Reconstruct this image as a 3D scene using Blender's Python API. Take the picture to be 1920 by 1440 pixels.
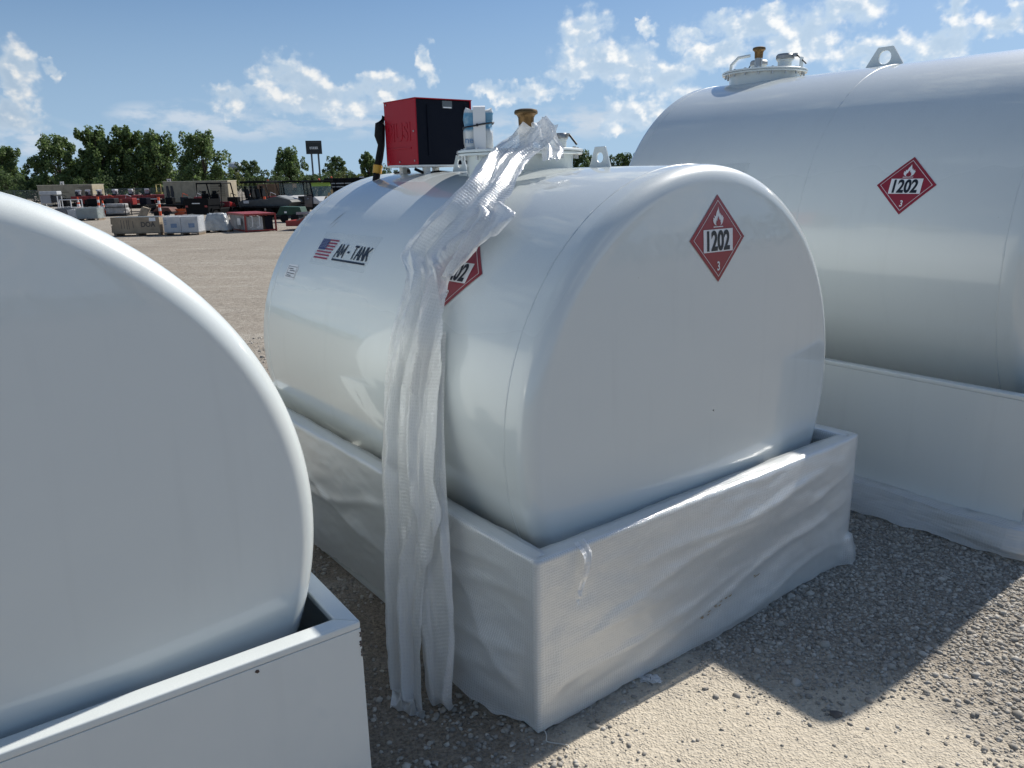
import bpy, bmesh, math, random
import numpy as np
from mathutils import Vector, Matrix, noise

R_ = math.radians
for o in list(bpy.data.objects):
    bpy.data.objects.remove(o, do_unlink=True)
scene = bpy.context.scene
COL = scene.collection
rnd = random.Random(7)

# ------------------------------------------------------------------ camera
cam_d = bpy.data.cameras.new('camera')
cam = bpy.data.objects.new('camera', cam_d)
COL.objects.link(cam)
cam.location = (0, 0, 2.2167)
cam.rotation_euler = (Matrix.Rotation(R_(90 - 15.04), 3, 'X') @ Matrix.Rotation(R_(-1.068), 3, 'Z')).to_euler()
cam_d.sensor_width = 36
cam_d.lens = 1446.15 / 1920 * 36
cam_d.clip_start = 0.05
cam_d.clip_end = 9000
scene.camera = cam
scene.render.resolution_x, scene.render.resolution_y = 1024, 768
scene.view_settings.view_transform = 'Standard'
scene.view_settings.look = 'None'
scene.view_settings.exposure = EXPOSURE = 0.15
scene.view_settings.gamma = 1.0
scene.cycles.max_bounces = 5
scene.cycles.transparent_max_bounces = 14

# ------------------------------------------------------------------ node helper
class NT:
    def __init__(self, tree):
        self.t = tree; self.n = tree.nodes; self.l = tree.links
    def new(self, typ, **kw):
        n = self.n.new(typ)
        for k, v in kw.items(): setattr(n, k, v)
        return n
    def put(self, sock, v):
        if isinstance(v, bpy.types.NodeSocket): self.l.new(v, sock)
        elif v is not None: sock.default_value = v
    def m(self, op, a, b=None, c=None, clamp=False):
        n = self.new('ShaderNodeMath', operation=op, use_clamp=clamp)
        for i, v in enumerate((a, b, c)):
            if v is not None: self.put(n.inputs[i], v)
        return n.outputs[0]
    def vm(self, op, a, b=None, out=0):
        n = self.new('ShaderNodeVectorMath', operation=op)
        self.put(n.inputs[0], a)
        if b is not None:
            self.put(n.inputs[3 if op == 'SCALE' else 1], b)
        return n.outputs[out]
    def noise(self, vec, scale, detail=4, rough=.5, dim='3D', out=0, dist=0):
        n = self.new('ShaderNodeTexNoise', noise_dimensions=dim)
        if vec is not None: self.put(n.inputs['Vector'], vec)
        n.inputs['Scale'].default_value = scale; n.inputs['Detail'].default_value = detail
        n.inputs['Roughness'].default_value = rough; n.inputs['Distortion'].default_value = dist
        return n.outputs[out]
    def mr(self, v, a, b, c=0.0, d=1.0, smooth=True):
        n = self.new('ShaderNodeMapRange', interpolation_type='SMOOTHSTEP' if smooth else 'LINEAR')
        self.put(n.inputs[0], v)
        for i, q in enumerate((a, b, c, d)): self.put(n.inputs[i + 1], q)
        return n.outputs[0]
    def mix(self, f, a, b, blend='MIX'):
        n = self.new('ShaderNodeMix', data_type='RGBA', blend_type=blend)
        self.put(n.inputs[0], f)
        for s, v in ((n.inputs[6], a), (n.inputs[7], b)):
            self.put(s, (*v, 1) if isinstance(v, tuple) and len(v) == 3 else v)
        return n.outputs[2]
    def ramp(self, f, stops):
        n = self.new('ShaderNodeValToRGB'); r = n.color_ramp
        while len(r.elements) < len(stops): r.elements.new(.5)
        for e, (p, c) in zip(r.elements, stops):
            e.position = p; e.color = (*c, 1)
        self.put(n.inputs[0], f); return n.outputs[0]

# ------------------------------------------------------------------ sky and sun
SUN_AZ, SUN_EL = 45.3, 42.0          # degrees clockwise from +Y, above the horizon
world = bpy.data.worlds.new('World'); scene.world = world; world.use_nodes = True
w = NT(world.node_tree); w.n.clear()
sky = w.new('ShaderNodeTexSky', sky_type='NISHITA')
sky.sun_disc = False
sky.sun_elevation = R_(SUN_EL); sky.sun_rotation = R_(SUN_AZ)
sky.altitude = 200; sky.air_density = 1.0; sky.dust_density = 0.4; sky.ozone_density = 3.0
tc = w.new('ShaderNodeTexCoord')
dirv = w.vm('NORMALIZE', tc.outputs['Generated'])
sep = w.new('ShaderNodeSeparateXYZ'); w.l.new(dirv, sep.inputs[0])
az = w.m('MULTIPLY', w.m('ARCTAN2', sep.outputs[0], sep.outputs[1]), 57.2958)
el = w.m('MULTIPLY', w.m('ARCSINE', sep.outputs[2]), 57.2958)
lift = w.new('ShaderNodeCombineXYZ'); w.l.new(sep.outputs[0], lift.inputs[0]); w.l.new(sep.outputs[1], lift.inputs[1])
w.l.new(w.m('ADD', w.m('MULTIPLY', w.m('MAXIMUM', sep.outputs[2], 0.0), .90), .10), lift.inputs[2])   # thick summer air: no yellow rim at the horizon
w.l.new(w.vm('NORMALIZE', lift.outputs[0]), sky.inputs[0])
cmb = w.new('ShaderNodeCombineXYZ'); w.l.new(az, cmb.inputs[0]); w.l.new(el, cmb.inputs[1])
pos = cmb.outputs[0]
BLOBS = [(-30.6, 6.5, 1.0, 1.6), (-28.85, 6.85, 0.45, 0.55), (-28.35, 6.2, 0.40, 0.5), (-30.9, 4.1, 1.3, 0.8), (-14.8, 6.5, 1.9, 1.4), (-12.5, 5.4, 4.0, 1.1),
         (-18.5, 5.2, 1.3, 0.7), (-9.0, 5.9, 1.8, 1.0), (-7.7, 6.2, 0.9, 0.5), (-5.5, 8.1, 0.5, 0.7), (-5.3, 6.9, 0.5, 0.7),
         (1.3, 5.7, 3.0, 0.6), (5.2, 9.5, 1.6, 1.2), (6.3, 7.7, 2.5, 1.3),
         (8.7, 6.9, 1.6, 1.5), (4.1, 6.7, 1.5, 0.5), (9.7, 9.6, 0.6, 0.5), (16.8, 9.3, 3.9, 0.9), (19.5, 8.3, 2.3, 1.3),
         (13.0, 8.7, 1.6, 0.6), (22.5, 9.8, 1.8, 1.2), (24.0, 7.1, 2.1, 1.0), (27.6, 7.0, 2.0, 1.0), (28.2, 8.9, 0.7, 1.3),
         (30.7, 8.3, 1.3, 0.6), (11.0, 6.0, 2.0, 1.3), (9.3, 4.0, 2.5, 1.0), (14.1, 7.7, 2.1, 0.8)]
HAZY = [(-21.4, 4.1, 2.6, 0.8), (-24.1, 4.2, 1.5, 0.6), (-18.2, 3.5, 3.4, 0.7), (-11.5, 4.0, 4.5, 0.9), (6.0, 3.6, 3.6, 0.9), (1.8, 3.3, 3.8, 0.9), (-30.5, 2.6, 2.5, 1.0)]
def blobsum(lst, p):
    cur = None
    for a, e, rx, ry in lst:
        v = w.vm('MULTIPLY', w.vm('SUBTRACT', p, (a, e, 0)), (1 / (rx * 1.6), 1 / (ry * 1.6), 0))
        s = w.m('SUBTRACT', 1.0, w.vm('LENGTH', v, out=1), clamp=True)
        cur = s if cur is None else w.m('MAXIMUM', cur, s)
    return cur
# the whole dome carries scattered cumulus; within view they are gathered as seen
warp = w.vm('SCALE', w.vm('SUBTRACT', w.noise(pos, .55, 2, .5, dim='2D', out=1), (.5, .5, .5)), 1.9)
warp2 = w.vm('SCALE', w.vm('SUBTRACT', w.noise(pos, 1.9, 2, .5, dim='2D', out=1), (.5, .5, .5)), .9)
wpos = w.vm('ADD', w.vm('ADD', pos, warp), warp2)
bl = blobsum(BLOBS, wpos)
# beyond the placed clouds: generic cover built from slow noise, above 12 degrees or away from the view
far = w.m('MAXIMUM', w.mr(el, 11.5, 18), w.mr(w.m('ABSOLUTE', az), 33, 42))
far = w.m('MULTIPLY', far, w.mr(w.noise(dirv, 3.2, 2, .5), .5, .68))
bl = w.m('MULTIPLY', w.m('MAXIMUM', bl, w.m('MULTIPLY', far, .62)), 1.25)
def density(p, shift, det):
    q = w.vm('ADD', p, shift)
    n1 = w.noise(w.vm('MULTIPLY', q, (1, 1.25, 1)), .50, det, .53, dim='2D')
    return w.m('SUBTRACT', w.m('ADD', bl, w.m('MULTIPLY', w.m('MULTIPLY', w.m('SUBTRACT', n1, .5), 1.75), w.mr(bl, .0, .30))), .24)
d0 = density(pos, (0, 0, 0), 4.5)
d1 = density(pos, (.38, .42, 0), 3.5)      # a step towards the sun
cloud = w.mr(d0, -.18, .62)
lit = w.mr(w.m('SUBTRACT', d0, d1), -.12, .42)
thick = w.mr(d0, .15, 1.0)
ccol = w.mix(lit, (6.3, 7.7, 9.2), (11.0, 11.0, 10.8))
side = w.mr(w.m('ABSOLUTE', w.m('SUBTRACT', az, 45.0)), 20, 110, 1.06, .80)     # brighter towards the sun
ccol = w.mix(w.m('MULTIPLY', thick, w.m('SUBTRACT', 1.0, lit)), ccol, (5.2, 6.7, 8.4))
hz = w.m('MULTIPLY', w.m('MULTIPLY', blobsum(HAZY, pos), 1.3, clamp=True), w.mr(w.noise(w.vm('MULTIPLY', pos, (.6, 1.6, 1)), .7, 4, .55, dim='2D'), .35, .65))
skyc = w.new('ShaderNodeHueSaturation'); w.l.new(sky.outputs[0], skyc.inputs['Color'])
skyc.inputs['Saturation'].default_value = 1.12; skyc.inputs['Value'].default_value = 1.1
hor = w.mix(w.m('MULTIPLY', w.mr(el, 17, 0), .72), skyc.outputs[0], (4.5, 6.3, 8.3))     # pale summer haze towards the horizon, all round
c1 = w.mix(w.m('MULTIPLY', hz, .85), hor, (6.9, 7.8, 8.9))
c2 = w.mix(w.m('MULTIPLY', cloud, .92), c1, w.vm('SCALE', ccol, side))
bg = w.new('ShaderNodeBackground'); w.l.new(c2, bg.inputs[0]); bg.inputs[1].default_value = 0.08
wo = w.new('ShaderNodeOutputWorld'); w.l.new(bg.outputs[0], wo.inputs[0])
world.cycles.sampling_method = 'MANUAL'; world.cycles.sample_map_resolution = 512

sun_d = bpy.data.lights.new('sun', 'SUN'); sun = bpy.data.objects.new('sun', sun_d); COL.objects.link(sun)
sun_d.energy = 4.8; sun_d.angle = R_(0.53); sun_d.color = (1.0, .955, .88)
ce = math.cos(R_(SUN_EL))
to_sun = Vector((math.sin(R_(SUN_AZ)) * ce, math.cos(R_(SUN_AZ)) * ce, math.sin(R_(SUN_EL))))
sun.rotation_euler = (-to_sun).to_track_quat('-Z', 'Y').to_euler()
sun.location = to_sun * 60

# ------------------------------------------------------------------ materials
MATS = {}
def mat(name, color=(.5, .5, .5), rough=.5, metal=0, coat=0, bump=None, var=0, spec=.5, emit=None, alpha=1):
    """bump=(scale, strength, distance); var = amount of soft colour variation"""
    if name in MATS: return MATS[name]
    m = bpy.data.materials.new(name); m.use_nodes = True; MATS[name] = m
    t = NT(m.node_tree); b = t.n['Principled BSDF']
    b.inputs['Base Color'].default_value = (*color, 1)
    b.inputs['Roughness'].default_value = rough; b.inputs['Metallic'].default_value = metal
    b.inputs['Coat Weight'].default_value = coat; b.inputs['Coat Roughness'].default_value = .06
    b.inputs['Specular IOR Level'].default_value = spec
    b.inputs['Alpha'].default_value = alpha
    co = t.new('ShaderNodeTexCoord').outputs['Object']
    if var:
        n = t.noise(co, 3.0, 6, .6)
        c = t.mix(t.mr(n, .3, .7), tuple(x * (1 - var) for x in color), tuple(min(1, x * (1 + var * .6)) for x in color))
        t.l.new(c, b.inputs['Base Color'])
    if bump:
        bp = t.new('ShaderNodeBump'); bp.inputs['Strength'].default_value = bump[1]; bp.inputs['Distance'].default_value = bump[2]
        t.l.new(t.noise(co, bump[0], 4, .55), bp.inputs['Height']); t.l.new(bp.outputs[0], b.inputs['Normal'])
    return m

def paint_mat(name, base, rough, dust):
    m = bpy.data.materials.new(name); m.use_nodes = True; MATS[name] = m
    t = NT(m.node_tree); b = t.n['Principled BSDF']
    co = t.new('ShaderNodeTexCoord').outputs['Object']
    fine = t.noise(co, 420, 0, .5); mid = t.noise(co, 2.2, 2, .55)
    geo = t.new('ShaderNodeNewGeometry'); sp = t.new('ShaderNodeSeparateXYZ'); t.l.new(geo.outputs['Normal'], sp.inputs[0])
    up = t.mr(sp.outputs[2], .1, .95)                       # settled dust lies on upward faces
    speck = t.mr(fine, .38, .62)
    d = t.m('MULTIPLY', t.m('MULTIPLY', up, t.m('ADD', .35, t.m('MULTIPLY', mid, .7))), dust)
    dirty = t.mix(speck, tuple(x * .80 for x in base), tuple(x * .97 for x in base))
    c = t.mix(d, base, dirty)
    run = t.noise(t.vm('MULTIPLY', co, (9, 9, .7)), 1.0, 3, .6)            # faint rain streaks
    c = t.mix(t.m('MULTIPLY', t.mr(run, .52, .75), .16), c, tuple(x * .82 for x in base))
    spots = t.new('ShaderNodeTexVoronoi'); t.l.new(co, spots.inputs['Vector']); spots.inputs['Scale'].default_value = 9
    sm = t.m('MULTIPLY', t.m('LESS_THAN', spots.outputs['Distance'], .018), t.m('GREATER_THAN', t.noise(co, 5, 1), .52))
    c = t.mix(t.m('MULTIPLY', sm, .5), c, (.32, .29, .25))
    t.l.new(c, b.inputs['Base Color'])
    t.put(b.inputs['Roughness'], t.m('ADD', rough, t.m('MULTIPLY', d, .35)))
    b.inputs['Coat Weight'].default_value = .9; b.inputs['Coat Roughness'].default_value = .035
    b1 = t.new('ShaderNodeBump'); b1.inputs['Strength'].default_value = .09; b1.inputs['Distance'].default_value = .01
    t.l.new(t.noise(co, 1.7, 1, .4), b1.inputs['Height'])
    b2 = t.new('ShaderNodeBump'); b2.inputs['Strength'].default_value = .05; b2.inputs['Distance'].default_value = .001
    t.l.new(t.noise(co, 170, 0, .5), b2.inputs['Height']); t.l.new(b1.outputs[0], b2.inputs['Normal'])
    t.l.new(b2.outputs[0], b.inputs['Normal'])
    return m
PAINT = paint_mat('white_tank_paint', (.715, .755, .735), .22, .8)
BUNDP = paint_mat('white_tray_paint', (.705, .74, .722), .26, .5)

def wrap_mat(name, opac, tint, shaded, trans, scale, gloss, grough):
    """bubble film: milky, partly see-through, hexagon-like bubbles about a centimetre wide in uv metres"""
    m = bpy.data.materials.new(name); m.use_nodes = True; MATS[name] = m
    t = NT(m.node_tree); t.n.clear()
    uv = t.new('ShaderNodeUVMap').outputs[0]
    vo = t.new('ShaderNodeTexVoronoi', feature='F1', voronoi_dimensions='2D'); t.l.new(uv, vo.inputs['Vector'])
    vo.inputs['Scale'].default_value = scale; vo.inputs['Randomness'].default_value = .22
    dome = t.mr(vo.outputs['Distance'], .16, .52, 1, 0)
    cr = t.noise(uv, 16, 5, .62)
    bp = t.new('ShaderNodeBump'); bp.inputs['Strength'].default_value = .45 if shaded else .45; bp.inputs['Distance'].default_value = .0032 if shaded else .0025
    t.l.new(dome, bp.inputs['Height'])
    b2 = t.new('ShaderNodeBump'); b2.inputs['Strength'].default_value = .35; b2.inputs['Distance'].default_value = .012
    t.l.new(cr, b2.inputs['Height']); t.l.new(b2.outputs[0], bp.inputs['Normal'])
    dif = t.new('ShaderNodeBsdfDiffuse'); dif.inputs[0].default_value = (*tint, 1)
    if shaded: t.l.new(bp.outputs[0], dif.inputs['Normal'])
    trl = t.new('ShaderNodeBsdfTranslucent'); trl.inputs[0].default_value = (*tint, 1)
    glo = t.new('ShaderNodeBsdfGlossy'); glo.inputs['Roughness'].default_value = grough; glo.inputs[0].default_value = (.95, .96, .97, 1); t.l.new(bp.outputs[0], glo.inputs['Normal'])
    tra = t.new('ShaderNodeBsdfTransparent'); tra.inputs[0].default_value = (.985, .985, .98, 1)
    a = t.new('ShaderNodeMixShader'); a.inputs[0].default_value = trans; t.l.new(dif.outputs[0], a.inputs[1]); t.l.new(trl.outputs[0], a.inputs[2])
    op = t.m('ADD', opac, t.m('MULTIPLY', t.m('SUBTRACT', 1, dome), .03 if shaded else .04))
    b = t.new('ShaderNodeMixShader'); t.put(b.inputs[0], op); t.l.new(tra.outputs[0], b.inputs[1]); t.l.new(a.outputs[0], b.inputs[2])
    lw = t.new('ShaderNodeFresnel'); lw.inputs[0].default_value = 1.45; t.l.new(bp.outputs[0], lw.inputs['Normal'])
    c = t.new('ShaderNodeMixShader'); t.put(c.inputs[0], t.m('MULTIPLY', t.m('ADD', lw.outputs[0], .05), gloss, clamp=True)); t.l.new(b.outputs[0], c.inputs[1]); t.l.new(glo.outputs[0], c.inputs[2])
    o = t.new('ShaderNodeOutputMaterial'); t.l.new(c.outputs[0], o.inputs[0])
    return m
WRAP = wrap_mat('bubble_film', .52, (.96, .96, .94), False, .2, 84, .34, .30)
WRAP2 = wrap_mat('bubble_film_doubled', .72, (.88, .88, .865), True, .30, 62, .34, .30)

M_red = mat('placard_red', (.30, .022, .035), .3, coat=.3, var=.12)
M_white = mat('sticker_white', (.80, .80, .80), .35)
M_black = mat('sticker_black', (.012, .014, .02), .35)
M_cab_red = mat('cabinet_red', (.34, .008, .020), .42, spec=.25, bump=(90, .08, .002))
M_cab_black = mat('cabinet_black', (.005, .007, .014), .5, spec=.12, bump=(120, .1, .001))
M_brass = mat('brass', (.26, .165, .08), .46, metal=1, var=.35, bump=(60, .15, .002))
M_zinc = mat('zinc', (.52, .53, .54), .36, metal=1, var=.25, bump=(50, .15, .002))
M_alu = mat('cast_aluminium', (.45, .45, .44), .48, metal=1, var=.2, bump=(80, .2, .002))
M_rubber = mat('rubber', (.010, .010, .011), .7, spec=.15, bump=(40, .2, .003))
M_steel_dk = mat('dark_steel', (.028, .030, .033), .55, metal=.3, var=.3, spec=.25)
M_chip = mat('bare_steel_chip', (.075, .05, .04), .7)
M_yellow = mat('nozzle_yellow', (.50, .27, .03), .45, var=.3)

# ------------------------------------------------------------------ mesh helpers
class MB:
    def __init__(self): self.v = []; self.f = []; self.uv = None
    def add(self, vs, fs):
        b = len(self.v); self.v += [tuple(x) for x in vs]; self.f += [tuple(i + b for i in f) for f in fs]; return self
    def box(self, c, s, rz=0, rx=0, ry=0):
        M = Matrix.Rotation(rz, 3, 'Z') @ Matrix.Rotation(ry, 3, 'Y') @ Matrix.Rotation(rx, 3, 'X')
        vs = [Vector(c) + M @ Vector((s[0] / 2 * i, s[1] / 2 * j, s[2] / 2 * k)) for k in (-1, 1) for j in (-1, 1) for i in (-1, 1)]
        return self.add(vs, [(0, 2, 3, 1), (4, 5, 7, 6), (0, 1, 5, 4), (2, 6, 7, 3), (0, 4, 6, 2), (1, 3, 7, 5)])
    def prism(self, poly, axis, a, b):
        """poly of 2D points extruded along axis 'x','y','z' from a to b"""
        def P(u, v, w): return {'x': (w, u, v), 'y': (u, w, v), 'z': (u, v, w)}[axis]
        n = len(poly)
        vs = [P(u, v, a) for u, v in poly] + [P(u, v, b) for u, v in poly]
        fs = [tuple(range(n)), tuple(range(2 * n - 1, n - 1, -1))] + [(i, i + n, (i + 1) % n + n, (i + 1) % n) for i in range(n)]
        return self.add(vs, fs)
    def lathe(self, prof, n=24, axis='z', o=(0, 0, 0), cap=True):
        """prof: list of (radius, height)"""
        vs = []; fs = []
        for r, h in prof:
            for i in range(n):
                a = 2 * math.pi * i / n; x, y = r * math.cos(a), r * math.sin(a)
                p = {'z': (x, y, h), 'y': (x, h, y), 'x': (h, x, y)}[axis]
                vs.append((p[0] + o[0], p[1] + o[1], p[2] + o[2]))
        for k in range(len(prof) - 1):
            for i in range(n):
                j = (i + 1) % n; fs.append((k * n + i, k * n + j, (k + 1) * n + j, (k + 1) * n + i))
        if cap:
            fs.append(tuple(range(n - 1, -1, -1))); fs.append(tuple(range((len(prof) - 1) * n, len(prof) * n)))
        return self.add(vs, fs)
    def tube(self, pts, r, n=8):
        pts = [Vector(p) for p in pts]; vs = []; fs = []
        for k, p in enumerate(pts):
            t = (pts[min(k + 1, len(pts) - 1)] - pts[max(k - 1, 0)]).normalized()
            a = t.cross(Vector((0, 0, 1)) if abs(t.z) < .9 else Vector((1, 0, 0))).normalized(); b = t.cross(a)
            rr = r[k] if isinstance(r, (list, tuple)) else r
            vs += [p + (a * math.cos(2 * math.pi * i / n) + b * math.sin(2 * math.pi * i / n)) * rr for i in range(n)]
        for k in range(len(pts) - 1):
            for i in range(n):
                j = (i + 1) % n; fs.append((k * n + i, k * n + j, (k + 1) * n + j, (k + 1) * n + i))
        fs.append(tuple(range(n - 1, -1, -1))); fs.append(tuple(range((len(pts) - 1) * n, len(pts) * n)))
        return self.add(vs, fs)
    def build(self, name, m, parent=None, smooth=False, bevel=0, seg=2, angle=35):
        me = bpy.data.meshes.new(name); me.from_pydata(self.v, [], self.f)
        bm = bmesh.new(); bm.from_mesh(me)
        bmesh.ops.recalc_face_normals(bm, faces=bm.faces)
        if bevel:
            es = [e for e in bm.edges if len(e.link_faces) == 2 and e.calc_face_angle(0) > R_(30)]
            bmesh.ops.bevel(bm, geom=es, offset=bevel, segments=seg, affect='EDGES', profile=.6, clamp_overlap=True)
        bm.to_mesh(me); bm.free()
        if smooth:
            me.shade_smooth()
            bpy_set_sharp(me, angle)
        me.materials.append(m)
        o = bpy.data.objects.new(name, me); COL.objects.link(o); o.parent = parent
        return o
def bpy_set_sharp(me, angle):
    me.set_sharp_from_angle(angle=R_(angle))

def tag(o, label=None, cat=None, group=None, kind=None):
    if label: o['label'] = label
    if cat: o['category'] = cat
    if group: o['group'] = group
    if kind: o['kind'] = kind
    return o
def thing(name, label, cat, loc=(0, 0, 0), rz=0, group=None):
    o = bpy.data.objects.new(name, None); COL.objects.link(o); o.empty_display_size = .2
    o.location = loc; o.rotation_euler = (0, 0, rz)
    return tag(o, label, cat, group)
def copy_tree(o, parent=None):
    c = o.copy(); COL.objects.link(c); c.parent = parent
    for ch in list(o.children): copy_tree(ch, c)
    return c
def grid_obj(name, P, m, parent, uv=None, smooth=True, thick=0):
    """P[row][col] points -> one smooth sheet with uv in metres"""
    nr, nc = len(P), len(P[0])
    vs = [tuple(p) for row in P for p in row]
    fs = [(i * nc + j, i * nc + j + 1, (i + 1) * nc + j + 1, (i + 1) * nc + j) for i in range(nr - 1) for j in range(nc - 1)]
    me = bpy.data.meshes.new(name); me.from_pydata(vs, [], fs)
    if uv:
        l = me.uv_layers.new(name='UVMap')
        for poly in me.polygons:
            for li in poly.loop_indices:
                vi = me.loops[li].vertex_index; l.data[li].uv = uv[vi // nc][vi % nc]
    if smooth: me.shade_smooth()
    me.materials.append(m)
    o = bpy.data.objects.new(name, me); COL.objects.link(o); o.parent = parent
    return o

def text_polys(body, size, bold=0.0, shear=0.0, xs=1.0):
    """letter outlines as flat triangles centred on the origin"""
    cu = bpy.data.curves.new('lettering', 'FONT'); cu.body = body; cu.size = size; cu.offset = bold; cu.shear = shear
    cu.align_x = 'CENTER'; cu.align_y = 'CENTER'; cu.resolution_u = 5; cu.fill_mode = 'BOTH'
    ob = bpy.data.objects.new('lettering', cu); COL.objects.link(ob)
    bpy.context.view_layer.update()
    me = bpy.data.meshes.new_from_object(ob.evaluated_get(bpy.context.evaluated_depsgraph_get()))
    bpy.data.objects.remove(ob, do_unlink=True); bpy.data.curves.remove(cu)
    v = [(p.co.x * xs, p.co.y) for p in me.vertices]; f = [tuple(p.vertices) for p in me.polygons]
    x0, x1 = min(p[0] for p in v), max(p[0] for p in v); y0, y1 = min(p[1] for p in v), max(p[1] for p in v)
    v = [(x - (x0 + x1) / 2, y - (y0 + y1) / 2) for x, y in v]
    bpy.data.meshes.remove(me)
    return v, f
def decal(name, v2, f, mp, off, m, parent, maxlen=.03):
    """flat 2D faces (u,v) refined and laid on a surface by mp(u,v,off)"""
    bm = bmesh.new(); vs = [bm.verts.new((x, y, 0)) for x, y in v2]
    for q in f:
        try: bm.faces.new([vs[i] for i in q])
        except ValueError: pass
    bmesh.ops.triangulate(bm, faces=bm.faces)
    for _ in range(5):
        es = [e for e in bm.edges if e.calc_length() > maxlen]
        if not es: break
        bmesh.ops.subdivide_edges(bm, edges=es, cuts=1)
        bmesh.ops.triangulate(bm, faces=bm.faces)
    for q in bm.verts: q.co = mp(q.co.x, q.co.y, off)
    me = bpy.data.meshes.new(name); bm.to_mesh(me); bm.free()
    me.materials.append(m)
    o = bpy.data.objects.new(name, me); COL.objects.link(o); o.parent = parent
    return o
def rect(u0, u1, v0, v1): return [(u0, v0), (u1, v0), (u1, v1), (u0, v1)], [(0, 1, 2, 3)]

FLAME = [(-.10, -.5), (-.30, -.42), (-.45, -.25), (-.50, -.05), (-.46, .06), (-.52, .18), (-.36, .10), (-.34, .22), (-.42, .34), (-.24, .26), (-.20, .42),
         (-.14, .60), (-.02, .80), (.0, 1.0), (.08, .76), (.12, .60), (.17, .40), (.24, .52), (.24, .30), (.34, .38), (.33, .20), (.47, .32), (.44, .12), (.53, .16), (.48, -.08), (.42, -.28), (.30, -.42), (.12, -.5)]
FLAME_IN = [(-.03, -.46), (-.20, -.36), (-.24, -.20), (-.18, -.10), (-.20, .02), (-.10, -.04), (-.09, .12), (-.02, .26), (.02, .36), (.05, .14), (.12, .02), (.14, .10), (.20, -.02), (.19, -.14), (.25, -.20), (.20, -.36), (.06, -.46)]
def placard(mp, parent):
    """red diamond fuel placard"""
    h = .193
    p = decal('placard', [(0, -h), (h, 0), (0, h), (-h, 0)], [(0, 1, 2, 3)], mp, .0025, M_red, parent, .035)
    p['label'] = 'red diamond flammable liquid placard numbered 1202'
    a, b = .169, .1655
    v = [(0, -a), (a, 0), (0, a), (-a, 0), (0, -b), (b, 0), (0, b), (-b, 0)]
    decal('border_line', v, [(i, (i + 1) % 4, (i + 1) % 4 + 4, i + 4) for i in range(4)], mp, .0040, M_white, p)
    decal('number_panel', *rect(-.103, .103, -.058, .042), mp, .0045, M_white, p)
    v, f = text_polys('1202', .118, .0042, 0, .74); decal('number', [(x, y - .008) for x, y in v], f, mp, .0062, M_black, p, .02)
    v, f = text_polys('3', .056, .0012, 0, .8); decal('class_number', [(x, y - .121) for x, y in v], f, mp, .0045, M_white, p, .02)
    decal('flame', [(x * .072, y * .056 + .084) for x, y in FLAME], [tuple(range(len(FLAME)))], mp, .0045, M_white, p, .02)
    decal('flame_core', [(x * .072, y * .056 + .080) for x, y in FLAME_IN], [tuple(range(len(FLAME_IN)))], mp, .0062, M_red, p, .02)
    decal('flame_bar', *rect(-.034, .034, .0505, .0545), mp, .0045, M_white, p)
    return p
# ------------------------------------------------------------------ ground
YAW = R_(37.437)
OX, OY = .0811, 2.6867
def yard(s, l, z=0.0):
    """yard coordinates (along the trays' short side, along their long side) to world"""
    return Vector((OX + s * math.cos(YAW) - l * math.sin(YAW), OY + s * math.sin(YAW) + l * math.cos(YAW), z))

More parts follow.
